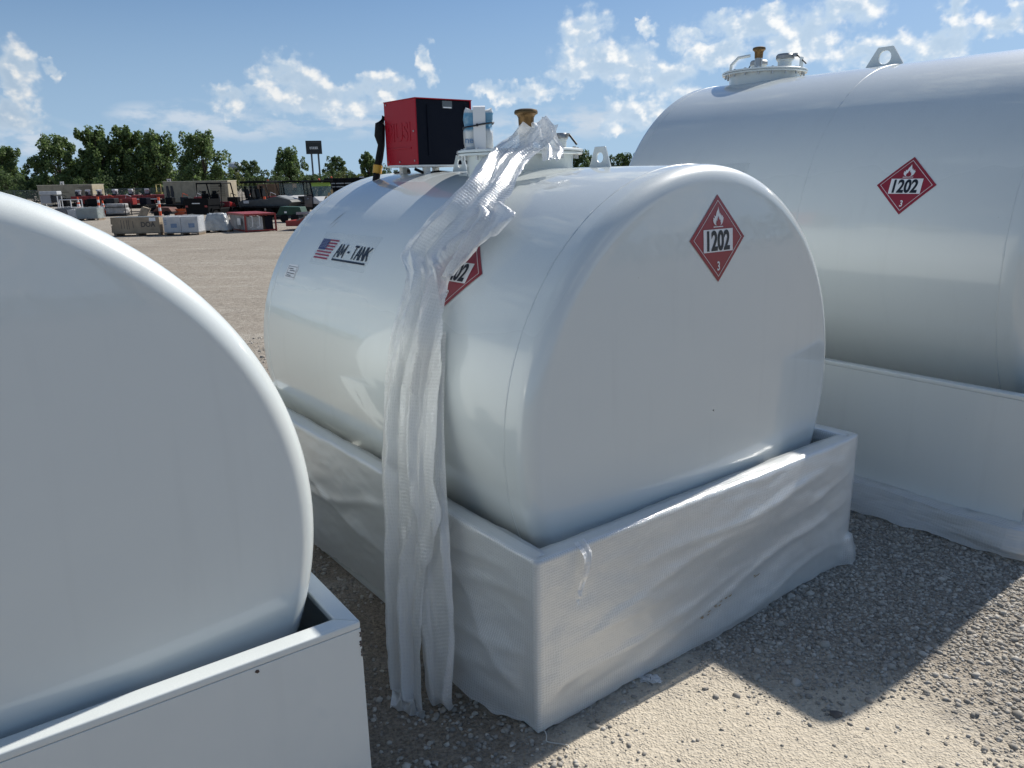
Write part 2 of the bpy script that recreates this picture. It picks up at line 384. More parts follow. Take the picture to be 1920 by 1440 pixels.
def ground_mat():
    m = bpy.data.materials.new('gravel_ground'); m.use_nodes = True
    t = NT(m.node_tree); b = t.n['Principled BSDF']
    co = t.new('ShaderNodeTexCoord').outputs['Object']
    big = t.noise(co, .35, 3, .6); mid = t.noise(co, 3.5, 5, .65); fine = t.noise(co, 55, 2, .6)
    st = t.noise(t.vm('MULTIPLY', co, (.22, 1.5, 1)), .8, 5, .6)             # graded tracks run across the yard
    vo = t.new('ShaderNodeTexVoronoi'); t.l.new(co, vo.inputs['Vector']); vo.inputs['Scale'].default_value = 58
    vo2 = t.new('ShaderNodeTexVoronoi'); t.l.new(co, vo2.inputs['Vector']); vo2.inputs['Scale'].default_value = 95
    c = t.ramp(mid, [(.25, (.27, .225, .175)), (.55, (.40, .35, .285)), (.8, (.50, .45, .375))])
    c = t.mix(t.m('MULTIPLY', t.mr(st, .48, .66), .7), c, (.58, .53, .45))
    c = t.mix(t.m('MULTIPLY', t.mr(big, .5, .32), .5), c, (.20, .165, .13))
    peb = t.mix(vo.outputs['Color'], (.22, .195, .165), (.48, .44, .385))
    sv = t.new('ShaderNodeSeparateColor'); t.l.new(vo.outputs['Color'], sv.inputs[0])
    peb = t.ramp(sv.outputs[0], [(0, (.17, .155, .135)), (.5, (.37, .33, .28)), (1, (.57, .525, .455))])
    c = t.mix(.42, c, peb)
    c = t.mix(t.m('MULTIPLY', t.mr(fine, .3, .7), .5), c, (.25, .215, .17))
    clump = t.noise(co, 11, 4, .7)
    c = t.mix(t.m('MULTIPLY', t.mr(clump, .50, .66), .75), c, (.20, .175, .145))
    c = t.mix(t.m('MULTIPLY', t.mr(clump, .44, .30), .5), c, (.56, .52, .45))
    # damp brown earth between the left and middle trays; pale packed fines before the middle tray
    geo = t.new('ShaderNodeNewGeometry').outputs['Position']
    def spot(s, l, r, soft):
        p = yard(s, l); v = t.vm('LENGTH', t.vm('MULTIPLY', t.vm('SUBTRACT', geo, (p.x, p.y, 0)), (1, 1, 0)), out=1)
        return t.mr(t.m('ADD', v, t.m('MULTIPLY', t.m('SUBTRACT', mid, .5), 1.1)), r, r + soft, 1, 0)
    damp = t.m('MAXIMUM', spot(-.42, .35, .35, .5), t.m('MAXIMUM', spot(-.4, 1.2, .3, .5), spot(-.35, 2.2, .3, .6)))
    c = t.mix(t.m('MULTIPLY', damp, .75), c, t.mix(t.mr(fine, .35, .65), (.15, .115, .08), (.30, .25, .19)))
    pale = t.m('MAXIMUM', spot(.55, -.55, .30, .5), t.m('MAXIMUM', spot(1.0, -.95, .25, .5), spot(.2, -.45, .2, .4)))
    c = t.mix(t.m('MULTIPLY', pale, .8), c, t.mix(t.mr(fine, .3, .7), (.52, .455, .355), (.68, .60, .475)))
    t.l.new(c, b.inputs['Base Color']); b.inputs['Roughness'].default_value = .95; b.inputs['Specular IOR Level'].default_value = .2
    h = t.m('ADD', t.m('MULTIPLY', t.mr(vo.outputs['Distance'], 0, .7, 1, 0), t.m('SUBTRACT', 1.0, t.m('MULTIPLY', pale, .8))), t.m('MULTIPLY', t.mr(vo2.outputs['Distance'], 0, .7, 1, 0), .4))
    h = t.m('ADD', h, t.m('MULTIPLY', fine, .6))
    bp = t.new('ShaderNodeBump'); bp.inputs['Strength'].default_value = .75; bp.inputs['Distance'].default_value = .012; t.l.new(h, bp.inputs['Height'])
    b3 = t.new('ShaderNodeBump'); b3.inputs['Strength'].default_value = .45; b3.inputs['Distance'].default_value = .10
    t.l.new(t.noise(t.vm('MULTIPLY', co, (.7, 1.3, 1)), 1.3, 5, .65, dist=.6), b3.inputs['Height']); t.l.new(bp.outputs[0], b3.inputs['Normal'])
    t.l.new(b3.outputs[0], b.inputs['Normal'])
    return m
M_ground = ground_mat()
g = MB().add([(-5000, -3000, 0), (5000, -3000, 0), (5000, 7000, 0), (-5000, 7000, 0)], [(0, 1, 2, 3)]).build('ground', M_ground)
tag(g, 'pale crushed gravel yard', kind='structure')
del g['label']

# loose crushed stone lying on the yard, real pieces near the camera
def stones():
    m = bpy.data.materials.new('crushed_stone'); m.use_nodes = True
    t = NT(m.node_tree); b = t.n['Principled BSDF']
    geo = t.new('ShaderNodeNewGeometry')
    ri = geo.outputs['Random Per Island']
    c = t.ramp(ri, [(0, (.25, .235, .21)), (.3, (.36, .33, .29)), (.7, (.46, .425, .37)), (1, (.60, .56, .50))])
    c = t.mix(t.m('MULTIPLY', t.mr(t.noise(geo.outputs['Position'], 130, 3, .6), .3, .7), .35), c, (.30, .26, .20))
    t.l.new(c, b.inputs['Base Color']); b.inputs['Roughness'].default_value = .9; b.inputs['Specular IOR Level'].default_value = .25
    bm = bmesh.new(); bmesh.ops.create_icosphere(bm, subdivisions=1, radius=1)
    bm.verts.ensure_lookup_table()
    V0 = np.array([v.co[:] for v in bm.verts]); F0 = np.array([[v.index for v in f.verts] for f in bm.faces]); bm.free()
    rng = np.random.default_rng(3)
    variants = [V0 * (1 + rng.uniform(-.32, .28, (12, 1))) for _ in range(14)]
    # scatter in yard coordinates
    out = []
    def scatter(n, s0, s1, l0, l1, dens, size):
        s = rng.uniform(s0, s1, n); l = rng.uniform(l0, l1, n); keep = []
        for a, b_ in zip(s, l):
            p = yard(a, b_)
            nz = noise.fractal(Vector((p.x * 1.1, p.y * 1.1, 3)), 1, 2, 4)
            k = dens(a, b_, nz)
            inside = (0 <= a <= 2.33 and 0 <= b_ <= 3.3) or (a <= -.68 and b_ >= .03) or (3.14 <= a <= 6.5 and b_ >= -.62)
            if not inside and rng.random() < k: keep.append((p.x, p.y, size * math.exp(rng.normal(0, .34))))
        out.extend(keep)
    def near(a, b_, nz):
        # packed fines right before the tray, chunky stone further right
        pale = math.exp(-(((a - .55) / .75) ** 2 + ((b_ + .6) / .55) ** 2)) + math.exp(-(((a - 1.1) / .5) ** 2 + ((b_ + 1.0) / .35) ** 2))
        return min(1, max(.012, 1.0 - 1.2 * pale + .55 * nz))
    scatter(46000, .2, 4.0, -1.9, 1.3, near, .0068)
    scatter(9000, 1.0, 3.6, -1.6, .3, near, .0098)
    scatter(5500, -.72, .1, -1.2, 3.0, lambda a, b_, nz: max(.08, .45 + .7 * nz), .0095)
    scatter(1500, -.3, 1.8, -1.5, 0.0, lambda a, b_, nz: .5, .0038)
    scatter(9000, -2.5, 3.2, 3.4, 9, lambda a, b_, nz: max(.05, .4 + .8 * nz), .014)
    A = np.array(out); n = len(A)
    ax = rng.normal(size=(n, 4)); ax /= np.linalg.norm(ax, axis=1)[:, None]
    w_, x, y, z = ax.T
    Rm = np.stack([np.stack([1 - 2 * (y * y + z * z), 2 * (x * y - z * w_), 2 * (x * z + y * w_)], -1),
                   np.stack([2 * (x * y + z * w_), 1 - 2 * (x * x + z * z), 2 * (y * z - x * w_)], -1),
                   np.stack([2 * (x * z - y * w_), 2 * (y * z + x * w_), 1 - 2 * (x * x + y * y)], -1)], 1)
    vid = rng.integers(0, 14, n); V = np.array(variants)[vid]
    V = V * rng.uniform(.65, 1.25, (n, 1, 3))
    V = np.einsum('nij,nkj->nki', Rm, V)
    V[:, :, 2] *= .62
    V = V * A[:, None, 2:3]; V[:, :, 0] += A[:, None, 0]; V[:, :, 1] += A[:, None, 1]; V[:, :, 2] += A[:, None, 2] * .18
    verts = V.reshape(-1, 3).astype(np.float32); faces = (F0[None] + (np.arange(n) * 12)[:, None, None]).reshape(-1, 3).astype(np.int32)
    me = bpy.data.meshes.new('gravel'); me.vertices.add(len(verts)); me.vertices.foreach_set('co', verts.ravel())
    me.loops.add(faces.size); me.loops.foreach_set('vertex_index', faces.ravel())
    me.polygons.add(len(faces)); me.polygons.foreach_set('loop_start', np.arange(0, faces.size, 3, dtype=np.int32))
    me.update(calc_edges=True); me.materials.append(m)
    o = bpy.data.objects.new('gravel', me); COL.objects.link(o)
    tag(o, 'loose crushed grey and tan stone strewn round the white trays', 'gravel', kind='stuff')
    # three larger stones one can pick out
    for i, (px, s, lab) in enumerate((((1.05, -.70), .024, 'dark grey stone at the rounded corner of the large shadow'),
                                      ((.92, -1.02), .020, 'dark stone on pale fines near the bottom edge'),
                                      ((.62, -.98), .014, 'small dark stone on pale fines left of a larger one'))):
        mb = MB().add(variants[i] * np.array([1.3, .9, .7]) * s, [tuple(f) for f in F0])
        q = mb.build('stone', mat('dark_stone', (.12, .115, .11), .85, var=.3, bump=(80, .4, .004)))
        q.location = yard(*px, s * .35); q.rotation_euler.z = i * 1.3
        tag(q, lab, 'stone', 'dark stones on the pale fines')
stones()

# ------------------------------------------------------------------ tanks
KR, FL, DR = .082, .070, .05           # knuckle radius, straight flange, dish rise
def head_depth(r, R):
    if r > R - KR:
        a = math.acos(max(-1, min(1, (r - (R - KR)) / KR))); return FL + KR * math.sin(a) - 0.0
    return FL + KR + DR * (1 - (r / (R - KR)) ** 2)
def make_tank(name, label, loc, rz, Rx, Rz, zc, sn, sf, seams):
    t = thing(name, label, 'tank', loc, rz, 'white horizontal fuel tanks')
    k = Rz / Rx
    def ring(prof, n=128):
        mb = MB(); mb.lathe(prof, n, 'y', cap=False)
        mb.v = [(x, y, z * k + zc) for x, y, z in mb.v]; return mb
    ys = [sn] + list(seams) + [sf]
    for a, b in zip(ys[:-1], ys[1:]):
        n = max(4, int((b - a) / .12))
        ring([(Rx, a + .002 + (b - a - .004) * i / n) for i in range(n + 1)], 192).build('shell_course', PAINT, t, smooth=True)
    prof = [(Rx, 0.0), (Rx, FL)] + [(Rx - KR + KR * math.cos(R_(a)), FL + KR * math.sin(R_(a))) for a in range(8, 90, 8)]
    n = 26
    prof += [((Rx - KR) * (1 - i / n), FL + KR + DR * (1 - (1 - i / n) ** 2)) for i in range(0, n)] + [(.004, FL + KR + DR)]
    ring([(r, sn - d) for r, d in prof], 192).build('head', PAINT, t, smooth=True, angle=60)
    ring([(r, sf + d) for r, d in prof], 96).build('head', PAINT, t, smooth=True, angle=60)
    # weld beads
    for y in ys:
        mb = MB(); N = 360; vs = []; fs = []
        for i in range(N):
            a = 2 * math.pi * i / N
            j = 1 + .5 * noise.noise(Vector((i * .35, y * 7, 0))) + .3 * noise.noise(Vector((i * .9, y * 3, 5)))
            yy = y + .0022 * noise.noise(Vector((i * .12, y, 9)))
            for dy, dr in ((-.0055, -.001), (-.0025, .0024 * j), (.0025, .0024 * j), (.0055, -.001)):
                vs.append(((Rx + dr) * math.cos(a), yy + dy * j, (Rx * k + dr) * math.sin(a) + zc))
        for i in range(N):
            for q in range(3): fs.append((i * 4 + q, i * 4 + q + 1, ((i + 1) % N) * 4 + q + 1, ((i + 1) % N) * 4 + q))
        mb.add(vs, fs); mb.build('weld_seam', PAINT, t, smooth=True, angle=180)
    # saddles that carry the tank in its tray
    bot = zc - Rz
    for y in (sn + .35, sf - .35):
        pts = [(-.62, .022), (.62, .022)] + [(x, zc - Rz * math.sqrt(max(0, 1 - (x / Rx) ** 2)) - .004) for x in [i / 10 * .62 for i in range(10, -11, -1)]]
        pts = [(x, max(z, .024)) if i > 1 else (x, z) for i, (x, z) in enumerate(pts)]
        if bot > .05: MB().prism(pts, 'y', y - .06, y + .06).build('saddle', BUNDP, t)
    t['Rx'] = Rx; t['Rz'] = Rz; t['zc'] = zc; t['sn'] = sn
    return t
def shell_map(t, y0, ang0):
    Rx, Rz, zc = t['Rx'], t['Rz'], t['zc']
    def mp(u, v, off):
        a = R_(ang0) - v / Rx
        return Vector((-math.sin(a) * (Rx + off), y0 - u, zc + math.cos(a) * (Rz + off)))
    return mp
def head_map(t, x0, z0):
    Rx, Rz, zc, sn = t['Rx'], t['Rz'], t['zc'], t['sn']
    def mp(u, v, off):
        x, z = x0 + u, z0 + v
        r = math.hypot(x, (z - zc) * Rx / Rz)
        return Vector((x, sn - head_depth(r, Rx) - off, z))
    return mp
def lug(t, y, base, top, h, hole, th, zc_hole):
    """lifting eye: upright trapezoid plate with a round hole"""
    z0 = t['zc'] + t['Rz'] - .012
    N = 28
    ang = [2 * math.pi * i / N for i in range(N)]
    def outer(a):
        # ray from hole centre to the trapezoid outline
        dx, dz = math.cos(a), math.sin(a); best = 9
        poly = [(-base / 2, 0), (base / 2, 0), (top / 2, h), (-top / 2, h)]
        for (x1, y1), (x2, y2) in zip(poly, poly[1:] + poly[:1]):
            ex, ey = x2 - x1, y2 - y1; den = dx * ey - dz * ex
            if abs(den) < 1e-9: continue
            s_ = ((x1) * ey - (y1 - zc_hole) * ex) / den; q = ((x1) * dz - (y1 - zc_hole) * dx) / den
            if s_ > 0 and -1e-6 <= q <= 1 + 1e-6: best = min(best, s_)
        return best * dx, zc_hole + best * dz
    for c in ((-base / 2, 0), (base / 2, 0), (top / 2, h), (-top / 2, h)): ang.append(math.atan2(c[1] - zc_hole, c[0]) % (2 * math.pi))
    ang = sorted(ang); N = len(ang)
    vs = []
    for x in (-th / 2, th / 2):
        for a in ang: u, z = outer(a); vs.append((x, y + u, z0 + z))
        for a in ang: vs.append((x, y + hole * math.cos(a), z0 + zc_hole + hole * math.sin(a)))
    fs = []
    for i in range(N):
        j = (i + 1) % N
        fs += [(i, j, N + j, N + i), (2 * N + i, 3 * N + i, 3 * N + j, 2 * N + j), (i, 2 * N + i, 2 * N + j, j), (N + i, N + j, 3 * N + j, 3 * N + i)]
    mb = MB().add(vs, fs); return mb.build('lifting_eye', PAINT, t, bevel=.0025, seg=1)
def manway(t, y, rn, rf, hz, bolts):
    """round inspection neck with a bolted cover plate"""
    z0 = t['zc'] + t['Rz']
    mw = MB().lathe([(rn, z0 - .17), (rn, z0 + hz)], 72, o=(0, y, 0)).build('manway', PAINT, t, smooth=True)
    MB().lathe([(rf - .004, z0 + hz + .0), (rf, z0 + hz + .004), (rf, z0 + hz + .012), (rf - .003, z0 + hz + .0145)], 72, o=(0, y, 0)).build('neck_flange', PAINT, mw, smooth=True)
    MB().lathe([(rf - .006, z0 + hz + .016), (rf + .004, z0 + hz + .018), (rf + .004, z0 + hz + .029), (rf, z0 + hz + .032)], 72, o=(0, y, 0)).build('cover_plate', PAINT, mw, smooth=True)
    for i in range(bolts):
        a = 2 * math.pi * (i + .3) / bolts; x, yy = (rf - .03) * math.cos(a), y + (rf - .03) * math.sin(a)
        mb = MB().lathe([(.010, z0 + hz + .033), (.010, z0 + hz + .042)], 6, o=(x, yy, 0))
        mb.build('bolt', M_zinc, mw)
        MB().lathe([(.009, z0 + hz - .022), (.009, z0 + hz - .001)], 6, o=(x, yy, 0)).build('nut', M_zinc, mw)
    return mw, z0 + hz + .032
def vent(mw, x, y, z, r, h):
    """upright pipe under a mushroom cap of brass"""
    MB().lathe([(r * .62, z), (r * .62, z + h * .55)], 24, o=(x, y, 0)).build('vent_pipe', M_zinc, mw, smooth=True)
    MB().lathe([(r * .66, z + h * .55), (r * .7, z + h * .78), (r * .82, z + h * .84), (r * 1.02, z + h * .87), (r * 1.05, z + h * .92), (r * .98, z + h * .97), (r * .6, z + h), (.003, z + h)], 28, o=(x, y, 0)).build('vent_cap', M_brass, mw, smooth=True)
def fillcap(mw, x, y, z, r, h, arm):
    MB().lathe([(r * .82, z), (r * .82, z + h * .5), (r * .95, z + h * .52), (r * .95, z + h * .62)], 28, o=(x, y, 0)).build('fill_neck', PAINT, mw, smooth=True)
    c = MB().lathe([(r, z + h * .62), (r * 1.06, z + h * .66), (r * 1.06, z + h * .86), (r * .9, z + h * .97), (.003, z + h)], 28, o=(x, y, 0)).build('fill_cap', M_alu, mw, smooth=True)
    dx, dy = arm
    MB().tube([(x + dx * r * .9, y + dy * r * .9, z + h * .85), (x + dx * r * 1.35, y + dy * r * 1.35, z + h * .9), (x + dx * r * 2.7, y + dy * r * 2.7, z + h * .22)], .006, 6).build('cap_lever', M_steel_dk, mw)
    MB().box((x + dx * r * 1.25, y + dy * r * 1.25, z + h * .84), (r * .5, r * .35, h * .22), rz=math.atan2(dy, dx)).build('cap_hinge', M_alu, mw, bevel=.002)
    return c

M_film = mat('clear_sticker_film', (.69, .73, .71), .22, coat=.8, alpha=.12)
M_navy = mat('flag_blue', (.025, .04, .14), .4)
M_fred = mat('flag_red', (.30, .03, .06), .4)
STROKES = {'A': [(0, 0, .5, 1), (.5, 1, 1, 0), (.2, .34, .8, .34)], 'M': [(0, 0, 0, 1), (0, 1, .5, .2), (.5, .2, 1, 1), (1, 1, 1, 0)], '-': [(.1, .45, .9, .45)],
           'T': [(-.05, 1, 1.05, 1), (.5, 0, .5, 1)], 'N': [(0, 0, 0, 1), (0, 1, 1, 0), (1, 0, 1, 1)], 'K': [(0, 0, 0, 1), (0, .38, 1, 1), (.32, .58, 1, 0)], ' ': []}
def stroke_text(txt, W, H, th):
    """heavy condensed capitals built from bars, centred"""
    wd = {' ': .35, '-': .55, 'M': 1.25}; adv = [wd.get(c, 1.0) for c in txt]; gap = .34
    tot = sum(adv) + gap * (len(txt) - 1); k = W / tot; x = -W / 2; V = []; F = []
    for c, a in zip(txt, adv):
        for x0, y0, x1, y1 in STROKES[c]:
            p, q = Vector((x + x0 * a * k, (y0 - .5) * H)), Vector((x + x1 * a * k, (y1 - .5) * H))
            e = (q - p).normalized(); n = Vector((-e.y, e.x)) * th / 2; e = e * th * .35
            F.append(tuple(range(len(V), len(V) + 4))); V += [tuple(r) for r in (p - e - n, q + e - n, q + e + n, p - e + n)]
        x += (a + gap) * k
    return V, F
def brand_decal(t, y0, ang0, with_flag=True):
    mp = shell_map(t, y0, ang0)
    d = decal('logo_decal', *rect(-.365, .365, -.112, .112), mp, .0014, M_film, t, .04)
    d['label'] = 'clear sticker with striped flag and slanted black lettering'
    v, f = stroke_text('AM - TANK', .405, .078, .0125)
    decal('lettering', [(x + .128, y - .004) for x, y in v], f, mp, .0034, M_black, d, .02)
    decal('underline', [(-.084, -.070), (.335, -.070), (.332, -.058), (-.078, -.058), (-.064, -.034), (-.076, -.034), (-.084, -.058)], [(0, 1, 2, 3, 6), (6, 3, 4, 5)], mp, .0034, M_black, d, .03)
    if with_flag:
        for i in range(7):
            z1 = .062 - i * .0205; a = -.335; b = -.115 - i * .005
            if i < 4: a = -.235
            decal('flag_stripe', *rect(a, b, z1 - .0105, z1), mp, .0034, M_fred, d, .03)
        decal('flag_canton', *rect(-.335, -.232, -.0115, .062), mp, .0036, M_navy, d, .03)
        q = [(-.327 + .0105 * i + (.005 if j % 2 else 0), .054 - .0098 * j) for j in range(6) for i in range(9)]
        v = [(x + dx, y + dy) for x, y in q for dx, dy in ((-.002, 0), (0, -.002), (.002, 0), (0, .002))]
        decal('flag_stars', v, [tuple(range(4 * i, 4 * i + 4)) for i in range(len(q))], mp, .005, M_white, d, .05)
    return d

ctr = yard(1.165 + .006, 0)
T_mid = make_tank('fuel_tank', 'small white fuel tank with red pump cabinet and bubble wrap hanging down its side', ctr, YAW, 1.088, 1.122, 1.135, .305, 2.905, [])
placard(head_map(T_mid, .006, 1.932), T_mid)
placard(shell_map(T_mid, .912, 53.6), T_mid)
brand_decal(T_mid, 2.135, 52.6)
def data_sticker(t, y0, ang0):
    mp = shell_map(t, y0, ang0)
    d = decal('data_sticker', [(-.085, -.045), (.07, -.05), (.085, .03), (.06, .05), (-.07, .046), (-.085, .02)], [(0, 1, 2, 3, 4, 5)], mp, .0014, M_white, t, .03)
    decal('printed_frame', [(-.066, -.036), (.068, -.036), (.068, .034), (-.066, .034), (-.063, -.033), (.065, -.033), (.065, .031), (-.063, .031)], [(0, 1, 5, 4), (1, 2, 6, 5), (2, 3, 7, 6), (3, 0, 4, 7)], mp, .0028, M_black, d)
    for i, (a, b, z) in enumerate(((-.05, .02, .018), (-.03, .05, .006), (-.055, .055, -.012), (-.05, .01, -.026))):
        decal('printed_line', *rect(a, b, z - .0025, z + .0025), mp, .0028, M_black, d)
data_sticker(T_mid, 2.70, 62.3)
M_scuff = mat('scuff_grey', (.30, .30, .30), .6)
for y_, a_, du, dv, w_ in ((2.50, 41, .03, .07, .006), (2.47, 43.5, .018, .04, .003), (1.62, 92, .03, -.03, .0016), (1.58, 94, .02, -.035, .0014)):
    mp = shell_map(T_mid, y_, a_)
    decal('scuff', [(-du, -dv), (-du * .2 + w_, -dv * .1), (du, dv), (du * .1 - w_, dv * .2)], [(0, 1, 2, 3)], mp, .0012, M_scuff, T_mid, .02)
lug(T_mid, .886, .165, .075, .112, .025, .012, .058)
lug(T_mid, 2.165, .175, .075, .112, .025, .012, .058)
mw, ztop = manway(T_mid, 1.55, .305, .36, .075, 16)
vent(mw, -.07, 1.40, ztop, .062, .21)
fillcap(mw, .12, 1.33, ztop, .040, .085, (.25, -.97))
MB().box((-.04, 1.74, ztop + .004), (.20, .22, .006)).build('gauge_plate', PAINT, mw, bevel=.003)

# the other two tanks
LYAW = R_(35.673); LC = Vector((-.525, 2.299, 0))
def ly(s, l): return LC + Vector((s * math.cos(LYAW) - l * math.sin(LYAW), s * math.sin(LYAW) + l * math.cos(LYAW), 0))
T_left = make_tank('fuel_tank', 'white fuel tank cut off by the left edge, plain domed end towards the camera', ly(-1.171, 0), LYAW, 1.124, 1.122, 1.150, .305, 2.905, [])
lug(T_left, .886, .165, .075, .112, .025, .012, .058); lug(T_left, 2.165, .175, .075, .112, .025, .012, .058)
mw, zt = manway(T_left, 1.55, .305, .36, .075, 16); vent(mw, -.07, 1.40, zt, .062, .21)
RYAW = R_(37.808); RC = yard(3.170, 0)
def ry(s, l): return RC + Vector((s * math.cos(RYAW) - l * math.sin(RYAW), s * math.sin(RYAW) + l * math.cos(RYAW), 0))
T_right = make_tank('fuel_tank', 'large white fuel tank at the right, tallest of the three, weld seam round its middle', ry(1.625, 0), RYAW, 1.369, 1.369, 1.649, -.21, 2.891, [1.183])
placard(shell_map(T_right, .449, 70.0), T_right)
brand_decal(T_right, 2.07, 67.0)
lug(T_right, 1.345, .34, .125, .165, .052, .018, .085)
mw, zt = manway(T_right, 2.47, .31, .372, .055, 18)
vent(mw, -.03, 2.52, zt, .055, .215)
fillcap(mw, .04, 2.29, zt, .075, .135, (.1, -.995))
fillcap(mw, .12, 2.62, zt, .075, .125, (.3, .95))
MB().tube([(-.16, 2.73, zt), (-.16, 2.72, zt + .07), (-.14, 2.66, zt + .13), (-.10, 2.56, zt + .14)], .014, 6).build('hold_down_strap', PAINT, mw)
MB().box((.05, 2.13, zt + .045), (.05, .008, .09)).build('padlock_tab', PAINT, mw, bevel=.002)

# ------------------------------------------------------------------ containment trays
def make_tray(label, loc, rz, x0, x1, y0, y1, h, rw=.068, th=.006, lip=.028):
    t = thing('containment_tray', label, 'tray', loc, rz, 'white steel containment trays')
    hb = h - lip
    for n_, c, s in (('wall_panel', ((x0 + x1) / 2, y0 + th / 2, hb / 2 + .003), (x1 - x0, th, hb - .006)),
                     ('wall_panel', ((x0 + x1) / 2, y1 - th / 2, hb / 2 + .003), (x1 - x0, th, hb - .006)),
                     ('wall_panel', (x0 + th / 2, (y0 + y1) / 2, hb / 2 + .003), (th, y1 - y0 - 2 * th, hb - .006)),
                     ('wall_panel', (x1 - th / 2, (y0 + y1) / 2, hb / 2 + .003), (th, y1 - y0 - 2 * th, hb - .006))):
        MB().box(c, s).build(n_, BUNDP, t, bevel=.0012, seg=1)
    MB().box(((x0 + x1) / 2, (y0 + y1) / 2, .012), (x1 - x0 - 2 * th - .002, y1 - y0 - 2 * th - .002, .006)).build('floor_plate', BUNDP, t)
    # folded rim, mitred at the corners
    O4 = [(x0, y0), (x1, y0), (x1, y1), (x0, y1)]; I4 = [(x0 + rw, y0 + rw), (x1 - rw, y0 + rw), (x1 - rw, y1 - rw), (x0 + rw, y1 - rw)]
    for i in range(4):
        j = (i + 1) % 4
        MB().prism([O4[i], O4[j], I4[j], I4[i]], 'z', hb, h).build('rim', BUNDP, t, bevel=.006, seg=3, smooth=True)
    return t
B_mid = make_tray('white steel tray under the middle tank, wrapped in bubble film', yard(0, 0), YAW, 0, 2.328, 0, 3.27, .779)
B_left = make_tray('bare white steel tray under the left tank with a chipped corner', LC, LYAW, -2.342, 0, 0, 3.27, .785)
B_right = make_tray('deep white steel tray under the large right tank', RC, RYAW, 0, 3.25, -.60, 3.20, .956)
MB().box((-.0008, .75, .47), (.0016, .012, .90)).build('weld_line', BUNDP, B_right)
for i, (y, z, w_, h_) in enumerate(((.000, .70, .010, .022), (.000, .665, .006, .03), (.000, .735, .004, .018))):
    pts = [(-.004 - rnd.random() * w_, z + h_ * (k / 5 - .5)) for k in range(6)] + [(-.0015, z + h_ * .5), (-.0015, z - h_ * .5)]
    MB().prism(pts, 'y', -.0016, -.0002).build('paint_chip', M_chip, B_left)
MB().prism([(-.36, .742), (-.352, .735), (-.345, .738), (-.347, .746), (-.355, .748)], 'y', -.0016, -.0002).build('paint_chip', M_chip, B_left)

# ------------------------------------------------------------------ bubble film round the middle tray
def fbm(x, y, z=0): return noise.fractal(Vector((x, y, z)), 1, 2, 4)
CREASE = {1: [(.1, .18, 1.4, .30, .022), (.7, .13, 2.25, .42, .026), (.5, .56, 2.2, .67, .024), (.3, .42, 1.5, .56, .020), (1.2, .05, 2.2, .17, .020), (.05, .33, .9, .40, .014), (1.5, .45, 2.3, .60, .018)],
          0: [(0, .62, .65, .50, .022), (.02, .10, .55, .56, .024), (0, .35, .6, .30, .018), (.9, .66, 2.8, .25, .024), (1.0, .30, 2.8, .55, .018), (.1, .68, 1.2, .60, .016), (.05, .22, .7, .20, .016)], 2: []}
def crease(side, u, z):
    t_ = 0
    for x0, z0, x1, z1, a in CREASE.get(side, []):
        L2 = (x1 - x0) ** 2 + (z1 - z0) ** 2; q = ((u - x0) * (x1 - x0) + (z - z0) * (z1 - z0)) / L2
        qq = max(0, min(1, q)); zz = z0 + (z1 - z0) * qq + .02 * math.sin(u * 5 + x0 * 9); dd = abs(z - zz)
        fall = math.sin(math.pi * max(.02, min(.98, qq))) ** .5 if 0 < q < 1 else 0
        t_ += a * fall * math.exp(-(dd / .028) ** 1.3)
    return t_
